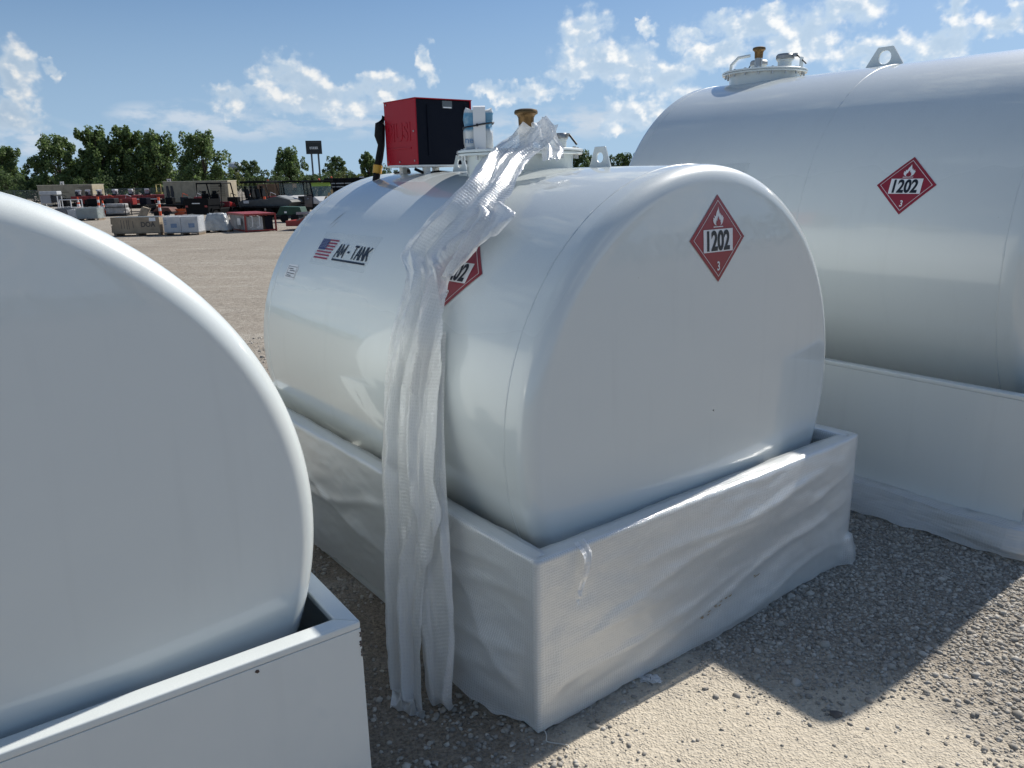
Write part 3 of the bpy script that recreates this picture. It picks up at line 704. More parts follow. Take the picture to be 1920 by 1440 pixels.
def tray_wrap(parent_loc, rz, path, h, rw, bottom, bulge, seed, name, label, mtl, inner=.10, top=None, amp=1.0):
    """film hung over a rim: path = list of (x,y) outer corners, rounded; bottom(s,side) edge height"""
    # sample path with rounded corners
    pts = []; nor = []; dist = []
    d = 0
    for i in range(len(path) - 1):
        a, b = Vector(path[i]), Vector(path[i + 1]); L_ = (b - a).length; t_ = (b - a) / L_; nn = Vector((t_.y, -t_.x))
        k = int(L_ / .020)
        for q in range(k + 1):
            f = q / k
            if i > 0 and q == 0: continue
            p = a + t_ * (L_ * f); pts.append(p); dist.append(d + L_ * f)
            n_ = nn.copy()
            if f > 1 - .02 / L_ and i < len(path) - 2:
                c = Vector(path[i + 2]) - b; c.normalize(); n_ = (nn + Vector((c.y, -c.x))).normalized()
            nor.append((n_, i, f * L_, L_))
        d += L_
    # cross-section: inside the rim, over it, down the wall
    rows = []; uvs = []
    sec = []
    for k in range(6): sec.append(('in', k / 5))
    for k in range(1, 5): sec.append(('top', k / 4))
    nv = 56
    for k in range(1, nv + 1): sec.append(('out', k / nv))
    for kind, f in sec:
        row = []; ur = []
        for p, (n_, side, s, L_), dd in zip(pts, nor, dist):
            hz = h if top is None else top(side, s, L_)
            zb = bottom(side, s, L_)
            w1 = fbm(dd * 1.6 + seed, f * 1.2)
            if kind == 'in':
                off = -rw - .012 + .01 * fbm(dd * 4, f * 2, seed) ; z = hz - inner * (1 - f) * (1 + .35 * w1) + .004
                off -= .03 * (1 - f) * (1 + w1)
            elif kind == 'top':
                off = -rw * (1 - f) - .004 + f * .014; z = hz + .007 + .004 * fbm(dd * 9, f * 3, seed)
            else:
                z = hz + .003 + (zb - hz) * f
                # tension folds run slantwise along the wall
                e = dd * .9 - z * 2.6
                folds = .5 + .5 * math.sin(9 * (z * 1.05 - (s * .30 if side else -s * .22)) + 3.2 * fbm(dd * .55, z * .9, seed))
                off = .010 + amp * (.020 * folds ** 2 * (.35 + f) * (.6 + .6 * w1) + .010 * abs(fbm(dd * 3.0, z * 7, seed + 2)))
                off += bulge(side, s, L_, z) + (0.6 * crease(side, (L_ - s) if side == 0 else s, z) if top is None else 0)
                edge = min(1, s / .10, (L_ - s) / .10) if L_ > 0 else 1
                off = .009 + (off - .009) * max(.12, edge) if bulge(side, s, L_, z) < .01 else off
            row.append((p.x + n_.x * off, p.y + n_.y * off, max(z, .006)))
            ur.append((dd, (f * .1 if kind == 'in' else .1 + f * rw if kind == 'top' else .17 + f * (hz - zb))))
        rows.append(row); uvs.append(ur)
    o = grid_obj(name, rows, mtl, None, uvs)
    o.location = parent_loc; o.rotation_euler.z = rz
    return tag(o, label, 'bubble wrap')
def bot_mid(side, s, L_):
    n_ = .016 * fbm(s * 9, side, 4) + .012 * abs(fbm(s * 40, side, 8))
    if side == 0:
        l = L_ - s                                   # distance from the front corner
        return max(.008, (.06 + .03 * math.sin(l * 2) if l > .75 else .02 + .11 * max(0, (l - .12) / .63)) + n_)
    return max(.008, .006 + n_)
def bulge_mid(side, s, L_, z):
    b = 0
    if side == 0:
        l = L_ - s
        if .05 < l < .75: b += .14 * math.sin(math.pi * (l - .05) / .70) ** 1.2 * max(0, 1 - z / .62) ** 1.1
    if side == 1:
        b += .055 * math.exp(-((L_ - s) / .07) ** 2) * max(0, 1 - z / .22)
        b += .03 * math.exp(-((s - 1.5) / .5) ** 2) * math.exp(-((z - .60) / .15) ** 2)
    if side == 2: b += .055 * math.exp(-(s / .07) ** 2) * max(0, 1 - z / .22)
    return b
W_mid = tray_wrap(yard(0, 0), YAW, [(0, 2.9), (0, 0), (2.328, 0), (2.328, 2.6)], .779, .068, bot_mid, bulge_mid, 1.7, 'bubble_wrap',
                  'sheet of bubble wrap stretched round the middle tray', WRAP)
def bot_r(side, s, L_): return max(.006, .012 + .03 * abs(fbm(s * 3, 2, 5)))
def marks():
    vs = [v.co for v in W_mid.data.vertices]
    r = random.Random(4)
    for s0, z0, n in ((1.02, .165, 5), (1.10, .185, 4), (1.17, .20, 2), (1.44, .23, 3)):
        for k in range(n):
            s_, z_ = s0 + r.uniform(-.03, .04), z0 + r.uniform(-.012, .016)
            p = min(vs, key=lambda c: (c.x - s_) ** 2 + (c.z - z_) ** 2 + (0 if c.y < 0 else 9))
            w_, h_ = r.uniform(.004, .014), r.uniform(.001, .0035)
            MB().prism([(s_ - w_, z_ - h_ * .3), (s_, z_ - h_), (s_ + w_, z_ + w_ * .3), (s_ + w_ * .2, z_ + h_)], 'y', p.y - .007, p.y - .004).build('dirt_mark', mat('brown_dirt', (.34, .25, .15), .9), W_mid)
marks()
W_right = tray_wrap(RC, RYAW, [(0, 3.0), (0, -.60), (1.2, -.60)], .956, .0, bot_r, lambda side, s, L_, z: (.05 + .10 * max(0, .33 - z) / .33 + .02 * math.sin(s * 5 + z * 14)) if side == 0 else .02,
                    6.1, 'bubble_wrap', 'slack bubble wrap slumped along the foot of the large right tray', WRAP2, inner=.0,
                    top=lambda side, s, L_: .30 + .10 * (s / L_) * 0 + .035 * math.sin(s * 1.7) + .02 * fbm(s * 3, 1, 2) - .10 * (s / max(L_, .01)), amp=1.5)

# ------------------------------------------------------------------ bubble film hanging over the middle tank
MAIN = [((1.05, 1.39, 2.445), (1.08, 1.10, 2.475)), ((0.98, 1.46, 2.385), (0.98, 1.06, 2.355)), ((0.85, 1.45, 2.305), (0.82, 1.03, 2.275)),
        ((0.648, 1.31, 2.184), (0.644, 0.90, 2.183)), ((0.445, 1.3, 2.045), (0.477, 0.80, 2.069)), ((0.346, 1.338, 1.943), (0.362, 0.78, 1.958)),
        ((0.257, 1.355, 1.841), (0.277, 0.82, 1.866)), ((0.195, 1.205, 1.753), (0.216, 0.835, 1.784)), ((0.118, 1.153, 1.611), (0.144, 0.80, 1.664)),
        ((0.063, 1.145, 1.463), (0.083, 0.729, 1.525)), ((0.023, 1.175, 1.185), (0.043, 0.712, 1.28)), ((-0.062, 1.088, 0.908), (-0.045, 0.615, 0.989)),
        ((-0.115, 1.002, 0.677), (-0.095, 0.515, 0.8)), ((-0.185, 0.86, 0.422), (-0.16, 0.565, 0.513)), ((-0.255, 0.75, 0.166), (-0.229, 0.493, 0.261)),
        ((-0.31, 0.655, 0.012), (-0.296, 0.40, 0.016)), ((-.40, .52, .010), (-.315, .375, .010))]
STRIP = [((0.13, 1.05, 1.50), (0.15, 0.80, 1.55)), ((0.035, 0.971, 1.189), (0.055, 0.70, 1.227)), ((-0.030, 0.851, 0.923), (-0.020, 0.588, 0.973)), ((-0.10, 0.747, 0.662), (-0.080, 0.486, 0.752)),
         ((-0.165, 0.642, 0.411), (-0.14, 0.387, 0.516)), ((-0.215, 0.528, 0.221), (-0.185, 0.316, 0.343)), ((-0.25, 0.451, 0.05), (-0.22, 0.30, 0.10)), ((-.235, .44, .010), (-.16, .36, .010))]
TAIL = [((1.09, 1.36, 2.46), (1.12, 1.25, 2.53)), ((1.06, 1.30, 2.44), (1.09, 1.15, 2.47)), ((1.03, 1.254, 2.40), (1.05, 1.068, 2.400)), ((1.0, 1.161, 2.374), (1.02, 0.992, 2.346)), ((.94, 1.075, 2.33), (.96, 0.947, 2.305)), ((.90, 1.02, 2.29), (.93, 0.945, 2.285))]
FLAP = [((0.45, 0.98, 2.065), (0.50, 0.89, 2.10)), ((0.40, 0.92, 2.025), (0.445, 0.66, 2.052)), ((0.31, 0.90, 1.93), (0.375, 0.68, 1.98)), ((0.23, 0.87, 1.83), (0.29, 0.75, 1.90)), ((0.185, 0.86, 1.76), (0.205, .80, 1.79))]
def ribbon(rows, name, m, parent, per, nc, pleats, amp, seed, lift=.0, crumple=.02):
    """a pleated sheet between two edge lines given in yard coordinates"""
    def cr(p0, p1, p2, p3, t): return tuple(.5 * (2 * b + (c - a) * t + (2 * a - 5 * b + 4 * c - d) * t * t + (3 * b - a - 3 * c + d) * t ** 3) for a, b, c, d in zip(p0, p1, p2, p3))
    n = len(rows); E = []
    for i in range(n - 1):
        for q in range(per):
            t = q / per; a = []
            for side in (0, 1):
                g_ = lambda k: rows[max(0, min(n - 1, k))][side]
                a.append(Vector(cr(g_(i - 1), g_(i), g_(i + 1), g_(i + 2), t)))
            E.append(a)
    E.append([Vector(rows[-1][0]), Vector(rows[-1][1])])
    P = []; U = []; d = 0
    for k, (a, b) in enumerate(E):
        if k: d += ((a + b) / 2 - (E[k - 1][0] + E[k - 1][1]) / 2).length
        tan = (E[min(k + 1, len(E) - 1)][0] + E[min(k + 1, len(E) - 1)][1] - E[max(k - 1, 0)][0] - E[max(k - 1, 0)][1])
        w_ = b - a; nrm = w_.cross(tan).normalized()
        if nrm.x > 0 and abs(nrm.x) > .2 or (abs(nrm.x) <= .2 and nrm.z < 0): nrm = -nrm
        row = []; ur = []
        W = w_.length * 1.9
        for j in range(nc + 1):
            u = j / nc
            ph = pleats * u * 2 * math.pi + 1.1 * fbm(d * .8, u * .6, seed) * 2.2 + seed
            f_ = 1 - abs(math.sin(ph * .5)) ** .8; f_ = .88 * f_ + .12 * (.5 + .5 * math.sin(ph * 2.3 + d * 2))
            e = min(1, u * 6, (1 - u) * 6) * .75 + .25
            off = lift + amp * f_ * e + crumple * fbm(u * W * 8 + seed, d * 1.3, seed) * .5 + crumple * .22 * fbm(u * W * 20, d * 9, seed + 3)
            du = .10 * math.sin(ph * 1.0 + 1.3) / max(1, pleats)
            p = a + w_ * (u + du * e) + nrm * max(off, 0.002)
            p.z = max(p.z, .006 + .004 * f_)
            row.append(p); ur.append((u * W, d))
        P.append(row); U.append(ur)
    return grid_obj(name, P, m, parent, U)
ribbon([((.20, .01, .795), (.265, .01, .795)), ((.205, -.040, .75), (.255, -.040, .75)), ((.19, -.052, .68), (.23, -.052, .68)), ((.17, -.050, .60), (.19, -.052, .60)), ((.165, -.048, .56), (.172, -.050, .555))],
       'torn_tag', WRAP2, W_mid, 6, 10, 1.2, .010, 1.1, .0, .02)
D = thing('bubble_wrap_drape', 'long twisted strip of bubble wrap hanging from the vent down to the ground', 'bubble wrap', yard(0, 0), YAW)
ribbon(MAIN, 'main_sheet', WRAP2, D, 12, 56, 2.3, .060, 2.3, .006, .035)
ribbon(STRIP, 'under_fold', WRAP2, D, 8, 24, 1.6, .035, 5.1, .0, .03)
ribbon(TAIL, 'loose_tail', WRAP2, D, 8, 18, 2.0, .02, 8.4, .0, .03)
ribbon(FLAP, 'side_flap', WRAP2, D, 8, 18, 1.5, .03, 3.9, .01, .03)

# ------------------------------------------------------------------ scraps by the tray
def scrap(p, r, seed, label):
    rows = []; U = []
    for i in range(14):
        row = []; ur = []
        for j in range(14):
            u, v = i / 13 - .5, j / 13 - .5
            h_ = .55 * abs(fbm(u * 4 + seed, v * 4, seed)) + .35 * abs(fbm(u * 11, v * 11, seed + 4))
            k = 1 - .35 * math.hypot(u, v)
            row.append(((u + .25 * fbm(v * 5, u * 5, seed)) * r * 2 * k, (v + .25 * fbm(u * 5, v * 4, seed + 9)) * r * 1.3 * k, .006 + h_ * r * .9 * max(0, 1 - 1.6 * math.hypot(u, v))))
            ur.append((u * r * 2, v * r * 2))
        rows.append(row); U.append(ur)
    o = grid_obj('film_scrap', rows, WRAP2, None, U); o.location = p; tag(o, label, 'scrap')
scrap(yard(.62, -.045), .055, 1.3, 'crumpled scrap of clear film on the gravel beside the middle tray')
mb = MB(); pts = []
for k in range(26):
    t_ = k / 25; p = yard(.02 - .02 * math.sin(t_ * 5), -.005 - .13 * t_); pts.append((p.x + .012 * math.sin(t_ * 9), p.y, .005 + .02 * (1 - t_) ** 3))
tag(mb.tube(pts, .0022, 5).build('string', mat('string_white', (.6, .58, .53), .8), smooth=True), 'thin pale string trailing from the front corner of the wrap', 'string')
# ------------------------------------------------------------------ pump cabinet on the middle tank (yard coordinates via its own frame)
cx, cy = 1.165, 2.5195
C_ = thing('pump_cabinet', 'red and black fuel pump cabinet standing on top of the middle tank', 'pump', yard(cx, cy, 2.257), YAW)
hx, hy, z0, z1 = .214, .2005, .040, .450
# red hood: two cheeks, a roof and a back, the front set back inside it
MB().box((-hx + .004, 0, (z0 + z1) / 2), (.008, 2 * hy, z1 - z0 - .012)).build('side_panel', M_cab_red, C_, bevel=.002)
MB().box((hx - .004, 0, (z0 + z1) / 2), (.008, 2 * hy, z1 - z0 - .012)).build('side_panel', M_cab_red, C_, bevel=.002)
MB().box((0, 0, z1 - .003), (2 * hx + .006, 2 * hy + .006, .006)).build('roof_panel', M_cab_red, C_, bevel=.002)
MB().box((0, 0, z0 - .002), (2 * hx, 2 * hy, .012)).build('base_frame', mat('frame_white', (.7, .7, .68), .4), C_, bevel=.002)
fp = MB().box((0, -hy + .014, (z0 + z1) / 2), (2 * hx - .018, .010, z1 - z0 - .016)).build('front_panel', M_cab_black, C_, bevel=.002)
MB().box((0, hy - .014, (z0 + z1) / 2), (2 * hx - .018, .010, z1 - z0 - .016)).build('back_panel', M_cab_black, C_)
for x in (-.120, .165):
    MB().box((x, -hy + .0055, (z0 + z1) / 2 + .01), (.012, .010, z1 - z0 - .10)).build('rib', M_cab_black, fp, bevel=.004)
MB().box((.03, -hy + .0075, z1 - .035), (.075, .003, .045)).build('paper_tag', mat('tag_grey', (.10, .12, .13), .3), fp)
MB().box((.03, -hy + .0055, z1 - .053), (.062, .003, .007)).build('paper_tag', M_white, fp)
def cab_map(u, v, off): return Vector((-hx - off, .012 - u, .245 + v))
v, f = text_polys('PIUSI', .155, .004, 0, .66)
x0_, x1_ = min(p[0] for p in v), max(p[0] for p in v)
k_ = .30 / (x1_ - x0_)
bm_v = [(x * k_ - .01, y * 1.0 + .005) for x, y in v]
lo = decal('embossed_logo', bm_v, f, cab_map, .0, M_cab_red, C_, .08)
so = lo.modifiers.new('raise', 'SOLIDIFY'); so.thickness = .0055; so.offset = 0
MB().box((-hx - .001, .022, .150), (.006, .31, .012)).build('embossed_bar', M_cab_red, C_, bevel=.002)
for y, z in ((-.17, .07), (.02, .065), (.17, .43), (-.17, .25), (.17, .07)):
    MB().lathe([(.006, -hx - .004), (.006, -hx + .001)], 10, 'x', o=(0, y, z)).build('screw', M_zinc, C_)
for x, y in ((-.12, -.15), (.14, -.15), (-.12, .15), (.14, .15)):
    MB().box((x, y, (z0 - .008 - .03) / 2), (.035, .045, z0 - .008 + .03)).build('foot', mat('frame_white'), C_, bevel=.003)
# nozzle in its holster on the far cheek and the hose below
nz = MB().tube([(-.205, .215, .36), (-.235, .225, .31), (-.243, .225, .24), (-.235, .225, .18), (-.255, .225, .10), (-.268, .225, .055)], [.02, .034, .036, .024, .026, .024], 10).build('nozzle', M_rubber, C_, smooth=True)
MB().tube([(-.270, .225, .05), (-.280, .225, -.002)], .031, 12).build('hose_collar', M_yellow, nz, smooth=True)
MB().tube([(-.281, .225, -.004), (-.295, .23, -.07), (-.31, .25, -.15), (-.30, .26, -.20), (-.22, .27, -.12), (-.10, .28, -.02), (0, .28, .01)], .024, 10).build('hose', M_rubber, C_, smooth=True)
MB().tube([(-.19, -.12, .02), (-.12, -.14, -.012), (-.02, -.13, .0), (.10, -.12, -.008), (.20, -.10, .005)], .010, 8).build('cable', M_rubber, C_, smooth=True)

# wrapped filter cartridge on the manway cover
F_ = thing('wrapped_filter', 'clear-bagged white and blue filter strapped upright on the manway cover', 'filter', yard(1.02, 1.74, 2.366), R_(3))
def blob_box(w_, d_, h_, jit, seed, n=10):
    mb = MB(); vs = []; fs = []; rows = 12; cols = 28
    for i in range(rows + 1):
        t_ = i / rows
        for j in range(cols):
            a = 2 * math.pi * j / cols; c, s = math.cos(a), math.sin(a)
            sq = (abs(c) ** 5 + abs(s) ** 5) ** (-1 / 5)
            k = 1 + jit * fbm(c * 2 + seed, s * 2 + t_ * 4, seed) - .10 * math.exp(-((t_ - .62) / .08) ** 2)
            if i in (0, rows): k *= .93
            vs.append((c * sq * w_ / 2 * k, s * sq * d_ / 2 * k, h_ * t_ + (.02 * fbm(c * 3, s * 3, seed) if i == rows else 0)))
    for i in range(rows):
        for j in range(cols):
            q = (j + 1) % cols; fs.append((i * cols + j, i * cols + q, (i + 1) * cols + q, (i + 1) * cols + j))
    fs.append(tuple(range(cols - 1, -1, -1))); fs.append(tuple(range(rows * cols, (rows + 1) * cols)))
    return mb.add(vs, fs)
def bag_mat():
    m = bpy.data.materials.new('printed_bag'); m.use_nodes = True; t = NT(m.node_tree); b = t.n['Principled BSDF']
    co = t.new('ShaderNodeTexCoord').outputs['Object']; sp = t.new('ShaderNodeSeparateXYZ'); t.l.new(co, sp.inputs[0])
    n = t.noise(co, 14, 4, .6)
    c = t.mix(t.m('MULTIPLY', t.mr(t.m('ADD', sp.outputs[2], t.m('MULTIPLY', n, .05)), .12, .15), t.mr(sp.outputs[2], .215, .20)), (.62, .64, .64), (.10, .27, .42))
    t.l.new(c, b.inputs['Base Color']); b.inputs['Roughness'].default_value = .22; b.inputs['Coat Weight'].default_value = .6
    bp = t.new('ShaderNodeBump'); bp.inputs['Strength'].default_value = .7; bp.inputs['Distance'].default_value = .01; t.l.new(t.noise(co, 22, 5, .6), bp.inputs['Height']); t.l.new(bp.outputs[0], b.inputs['Normal'])
    return m
blob_box(.165, .13, .225, .16, 2.0).build('bagged_cartridge', bag_mat(), F_, smooth=True, angle=70)
st = MB()
st.add([(-.020, -.080, -.005), (.038, -.080, -.005), (.040, -.078, .06), (-.03, -.078, .06), (.040, -.074, .235), (-.030, -.074, .235), (.040, -.02, .246), (-.030, -.02, .246), (.040, .07, .235), (-.03, .07, .235)],
       [(0, 1, 2, 3), (3, 2, 4, 5), (5, 4, 6, 7), (7, 6, 8, 9)])
st.build('paper_strap', mat('strap_paper', (.72, .73, .74), .5), F_)
pts = [(math.cos(a) * .088 * (abs(math.cos(a)) ** 5 + abs(math.sin(a)) ** 5) ** -.2, math.sin(a) * .082 * (abs(math.cos(a)) ** 5 + abs(math.sin(a)) ** 5) ** -.2, .138 + .016 * math.cos(a)) for a in [2 * math.pi * i / 40 for i in range(41)]]
MB().tube(pts, .005, 6).build('cable_tie', M_black, F_)
MB().box((-.008, -.088, .137), (.013, .009, .015)).build('tie_buckle', M_black, F_, bevel=.002)
v, f = text_polys('ne', .05, .001)
decal('print', [(x - .055, y + .052) for x, y in v], f, lambda u, v_, off: Vector((u, -.073 - off, v_)), .002, mat('print_blue', (.16, .26, .40), .4), F_)
# ------------------------------------------------------------------ background: trees
def leaf_mat(name, a, b):
    m = bpy.data.materials.new(name); m.use_nodes = True; t = NT(m.node_tree); p = t.n['Principled BSDF']
    ri = t.new('ShaderNodeNewGeometry').outputs['Random Per Island']
    t.l.new(t.mix(ri, a, b), p.inputs['Base Color']); p.inputs['Roughness'].default_value = .55
    p.inputs['Specular IOR Level'].default_value = .35
    tr = t.new('ShaderNodeBsdfTranslucent'); t.l.new(t.mix(ri, tuple(x * 1.5 for x in a), tuple(x * 1.6 for x in b)), tr.inputs[0])
    mx = t.new('ShaderNodeMixShader'); mx.inputs[0].default_value = .35; t.l.new(p.outputs[0], mx.inputs[1]); t.l.new(tr.outputs[0], mx.inputs[2])
    t.l.new(mx.outputs[0], t.n['Material Output'].inputs[0])
    return m
LEAF = [leaf_mat('leaf_cottonwood', (.065, .105, .038), (.15, .21, .072)), leaf_mat('leaf_dark', (.04, .07, .028), (.095, .14, .048)), leaf_mat('leaf_olive', (.07, .095, .028), (.15, .17, .055))]
M_bark = mat('bark', (.085, .07, .055), .9, var=.3, bump=(12, .6, .03))
def make_tree(name, label, x, y, h, w_, seed, style=0, group='trees beyond the yard', lean=0, cat='tree'):
    """trunk with limbs; the crown is leaf faces gathered round limb ends"""
    r = random.Random(seed); rg = np.random.default_rng(seed)
    t = thing(name, label, cat, (x, y, 0), r.uniform(0, 6), group)
    low = cat != 'tree'
    mb = MB(); th = h * (.12 if low else .8)
    bend = [(r.uniform(-.02, .02) * h, r.uniform(-.02, .02) * h) for _ in range(5)]
    tp = [Vector((bend[i][0] * (i > 0) + lean * i / 4, bend[i][1] * (i > 0), th * i / 4)) for i in range(5)]
    mb.tube(tp, [h * .022 * (1 - .2 * i) + .02 for i in range(5)], 8)
    ends = []
    n = 10 if low else 26
    for i in range(n):
        f = .05 + .95 * (i + r.random()) / n
        z = h * ((.12 + .86 * f) if not low else (.15 + .7 * f))
        # crown outline: full in the middle, several upright plumes at the top
        prof = (math.sin(math.pi * min(1, .18 + .80 * f)) ** .6) if style != 1 else math.sqrt(max(.05, 1 - (2 * f - 1) ** 2))
        a = i * 2.4 + r.uniform(-.4, .4); rad = w_ / 2 * prof * r.uniform(.45, 1.0)
        e = Vector((math.cos(a) * rad + lean, math.sin(a) * rad, z))
        s = tp[min(4, int(z / h * 4 * .8))] if not low else tp[2]
        k = s.lerp(e, .5) + Vector((0, 0, -.04 * h))
        mb.tube([s, k, e], [.012 * h, .008 * h, .004 * h], 5); ends.append((e, rad))
    mb.build('trunk', M_bark, t, smooth=True)
    # leaves
    cl = []
    for e, rad in ends:
        for q in range(r.randint(3, 5)):
            c = np.array(e) + rg.normal(0, 1, 3) * np.array([.11 * w_, .11 * w_, .055 * h])
            c[2] = min(max(c[2], .06 * h), h * .97)
            sp = r.uniform(.035, .070) * (w_ + h * .5); el_ = 1.7 if style == 0 else 1.1
            m_ = r.randint(60, 110)
            d = rg.normal(0, 1, (m_, 3)); d /= np.linalg.norm(d, axis=1)[:, None]; d *= rg.uniform(.25, 1, (m_, 1)) ** .5
            cl.append(c + d * np.array([sp, sp, sp * el_]))
    P = np.concatenate(cl); P = P[P[:, 2] > .02 * h]; N = len(P)
    sz = rg.uniform(.6, 1.25, (N, 1)) * (.019 * h + .04)
    A = rg.normal(0, 1, (N, 3)); A /= np.linalg.norm(A, axis=1)[:, None]
    B = np.cross(A, rg.normal(0, 1, (N, 3))); B /= np.linalg.norm(B, axis=1)[:, None]
    V = np.stack([P - A * sz, P + B * sz * .62, P + A * sz, P - B * sz * .62], 1).reshape(-1, 3)
    me = bpy.data.meshes.new('crown'); me.from_pydata(V.tolist(), [], (np.arange(N * 4).reshape(-1, 4)).tolist()); me.materials.append(LEAF[style])
    o = bpy.data.objects.new('crown', me); COL.objects.link(o); o.parent = t
    return t
TREES = [
    ('cottonwood_tree', 'narrow tree at the far left edge above the tank', -65.8, 105, 6.9, 3.6, 11, 0),
    ('cottonwood_tree', 'second tree from the left, its crown level and ragged', -53.1, 95, 7.3, 5.6, 12, 0),
    ('cottonwood_tree', 'tall left-hand tree of the dense clump', -48.6, 95.5, 8.3, 4.6, 13, 0),
    ('cottonwood_tree', 'tallest tree in the middle of the dense clump', -45.4, 97, 8.5, 5.0, 14, 0),
    ('cottonwood_tree', 'right-hand tree of the dense clump, spreading low to the right', -41.6, 96, 7.7, 4.6, 15, 0),
    ('cottonwood_tree', 'lone full tree behind the tan generator', -34.2, 90, 7.3, 4.9, 16, 0),
    ('shade_tree', 'rounded dark tree right of the water tower', -45.3, 140, 5.5, 4.6, 17, 1),
    ('cottonwood_tree', 'tree left of the tall black sign', -32.8, 120, 6.7, 4.2, 18, 0),
    ('shade_tree', 'open-crowned tree directly behind the tall black sign', -32.6, 152, 6.3, 5.2, 19, 1),
    ('cottonwood_tree', 'slim tree beside the red pump cabinet', -22.6, 130, 6.3, 2.6, 20, 0),
    ('shade_tree', 'small dark tree seen past the manway flange', 11.9, 140, 6.4, 5.4, 21, 1),
    ('shade_tree', 'low tree against the end of the large right tank', 20.1, 140, 5.6, 5.4, 22, 1),
]
for nme, lab, x, y, h, w_, sd, st in TREES: make_tree(nme, lab, x, y, h, w_, sd, st)
BUSH = [
    ('bush', 'dark bush under the narrow tree at the left edge', -61.5, 99, 4.2, 7.0, 31, 1),
    ('bush', 'low bush between the left edge tree and the next', -56.6, 95, 3.6, 4.6, 32, 1),
    ('bush', 'dark bush at the foot of the dense clump', -46.5, 92, 3.4, 9.0, 33, 1),
    ('bush', 'dark bush between the clump and the lone tree', -42.2, 108, 3.6, 5.6, 34, 1),
    ('bush', 'pale green bush right below the water tower', -40.6, 118, 3.9, 4.6, 35, 2),
    ('bush', 'wide dark bush below the tree left of the sign', -32.2, 111, 3.9, 5.6, 36, 1),
    ('bush', 'dark bush left of the sign posts', -28.8, 118, 3.4, 5.0, 37, 1),
    ('bush', 'long bush behind the cab of the utility vehicle', -30.6, 140, 4.0, 8.0, 38, 1),
    ('bush', 'olive bush right of the sign posts', -25.6, 128, 3.6, 5.0, 39, 2),
    ('bush', 'bush behind the red pump cabinet', -20.4, 134, 4.6, 5.0, 40, 1),
]
for nme, lab, x, y, h, w_, sd, st in BUSH: make_tree(nme, lab, x, y, h, w_, sd, st, 'bushes beyond the yard', cat='bush')
# distant wood all round the horizon, behind the camera too
def far_wood():
    rg = np.random.default_rng(77); vs = []
    for a in np.arange(0, 360, .42):
        if -40 < ((a + 180) % 360 - 180) < 34: D, hh = 330, 6.5
        else: D, hh = 120, 7.5
        hgt = hh * (.62 + .5 * abs(noise.noise(Vector((a * .23, 1, 0)))) + .35 * noise.noise(Vector((a * .05, 5, 0))))
        for q in range(26):
            r = D + rg.uniform(-9, 9); aa = R_(a + rg.uniform(-.5, .5)); z = hgt * rg.uniform(.02, 1) ** .8
            c = np.array([r * math.sin(aa), r * math.cos(aa), z]); s = rg.uniform(.35, .8) * (D / 150)
            A = rg.normal(0, 1, 3); A /= np.linalg.norm(A); B = np.cross(A, rg.normal(0, 1, 3)); B /= np.linalg.norm(B)
            vs += [c - A * s, c + B * s * .8, c + A * s, c - B * s * .8]
    V = np.array(vs); me = bpy.data.meshes.new('far_wood'); me.from_pydata(V.tolist(), [], np.arange(len(V)).reshape(-1, 4).tolist()); me.materials.append(LEAF[1])
    o = bpy.data.objects.new('far_wood', me); COL.objects.link(o)
    tag(o, 'distant belt of dark green woodland along the horizon', 'woodland', kind='stuff')
far_wood()

# ------------------------------------------------------------------ background: big sign, water tower, house, fence
M_signbox = mat('sign_black', (.012, .015, .016), .4, var=.2)
M_post = mat('sign_post_grey', (.10, .12, .13), .5)
t = thing('pylon_sign', 'tall black sign box on two grey posts', 'sign', (-31.2, 130, 0), R_(13))
for x in (-.45, .62):
    MB().box((x, 0, 3.2), (.28, .28, 6.4)).build('post', M_post, t, bevel=.03)
    MB().box((x, 0, 5.4), (.20, .20, 2.4)).build('post_extension', M_post, t)
bx = MB().box((0, 0, 7.35), (2.5, .7, 2.05)).build('sign_box', M_signbox, t, bevel=.03)
v, f = text_polys('RITCHIE BROS.', .52, .02, 0, .62)
decal('lettering', [(x * .62, y - .1) for x, y in v], f, lambda u, v_, off: Vector((u, -.35 - off, 7.35 + v_)), .02, M_white, bx, 5)
MB().box((0, -.362, 8.1), (2.3, .02, .04)).build('trim_line', M_post, bx)

t = thing('water_tower', 'pale grey bulb of a distant water tower behind the lone tree', 'water tower', (-408, 1200, 0))
M_tower = mat('tower_grey', (.33, .38, .42), .5, var=.1)
MB().lathe([(.5, 12), (3.6, 13.5), (8, 18), (9.6, 22), (9.6, 25), (8.4, 28), (5, 30), (1.2, 30.8), (1.1, 31.4)], 36).build('bowl', M_tower, t, smooth=True)
MB().lathe([(3.2, 0), (1.9, 3), (1.7, 13)], 20).build('stem', M_tower, t, smooth=True)
MB().lathe([(9.75, 22.6), (9.75, 24.0)], 36, cap=False).build('name_band', mat('tower_band', (.12, .15, .18), .6), t, smooth=True)

t = thing('house', 'small grey gabled house far behind the bushes', 'house', (-78.3, 190, 0), R_(25))
MB().box((0, 0, 1.5), (9, 6, 3)).build('wall', mat('siding_grey', (.28, .31, .33), .7), t)
MB().prism([(-3.4, 3.0), (3.4, 3.0), (0, 5.3)], 'x', -4.8, 4.8).build('roof', mat('roof_slate', (.12, .14, .16), .8), t)
MB().box((-2, -3.02, 1.7), (1.2, .06, 1.2)).build('window', mat('glass_dark', (.02, .03, .035), .15), t)
MB().box((1.4, -3.02, 1.05), (.95, .06, 2.05)).build('door', mat('door_white', (.6, .6, .58), .5), t)

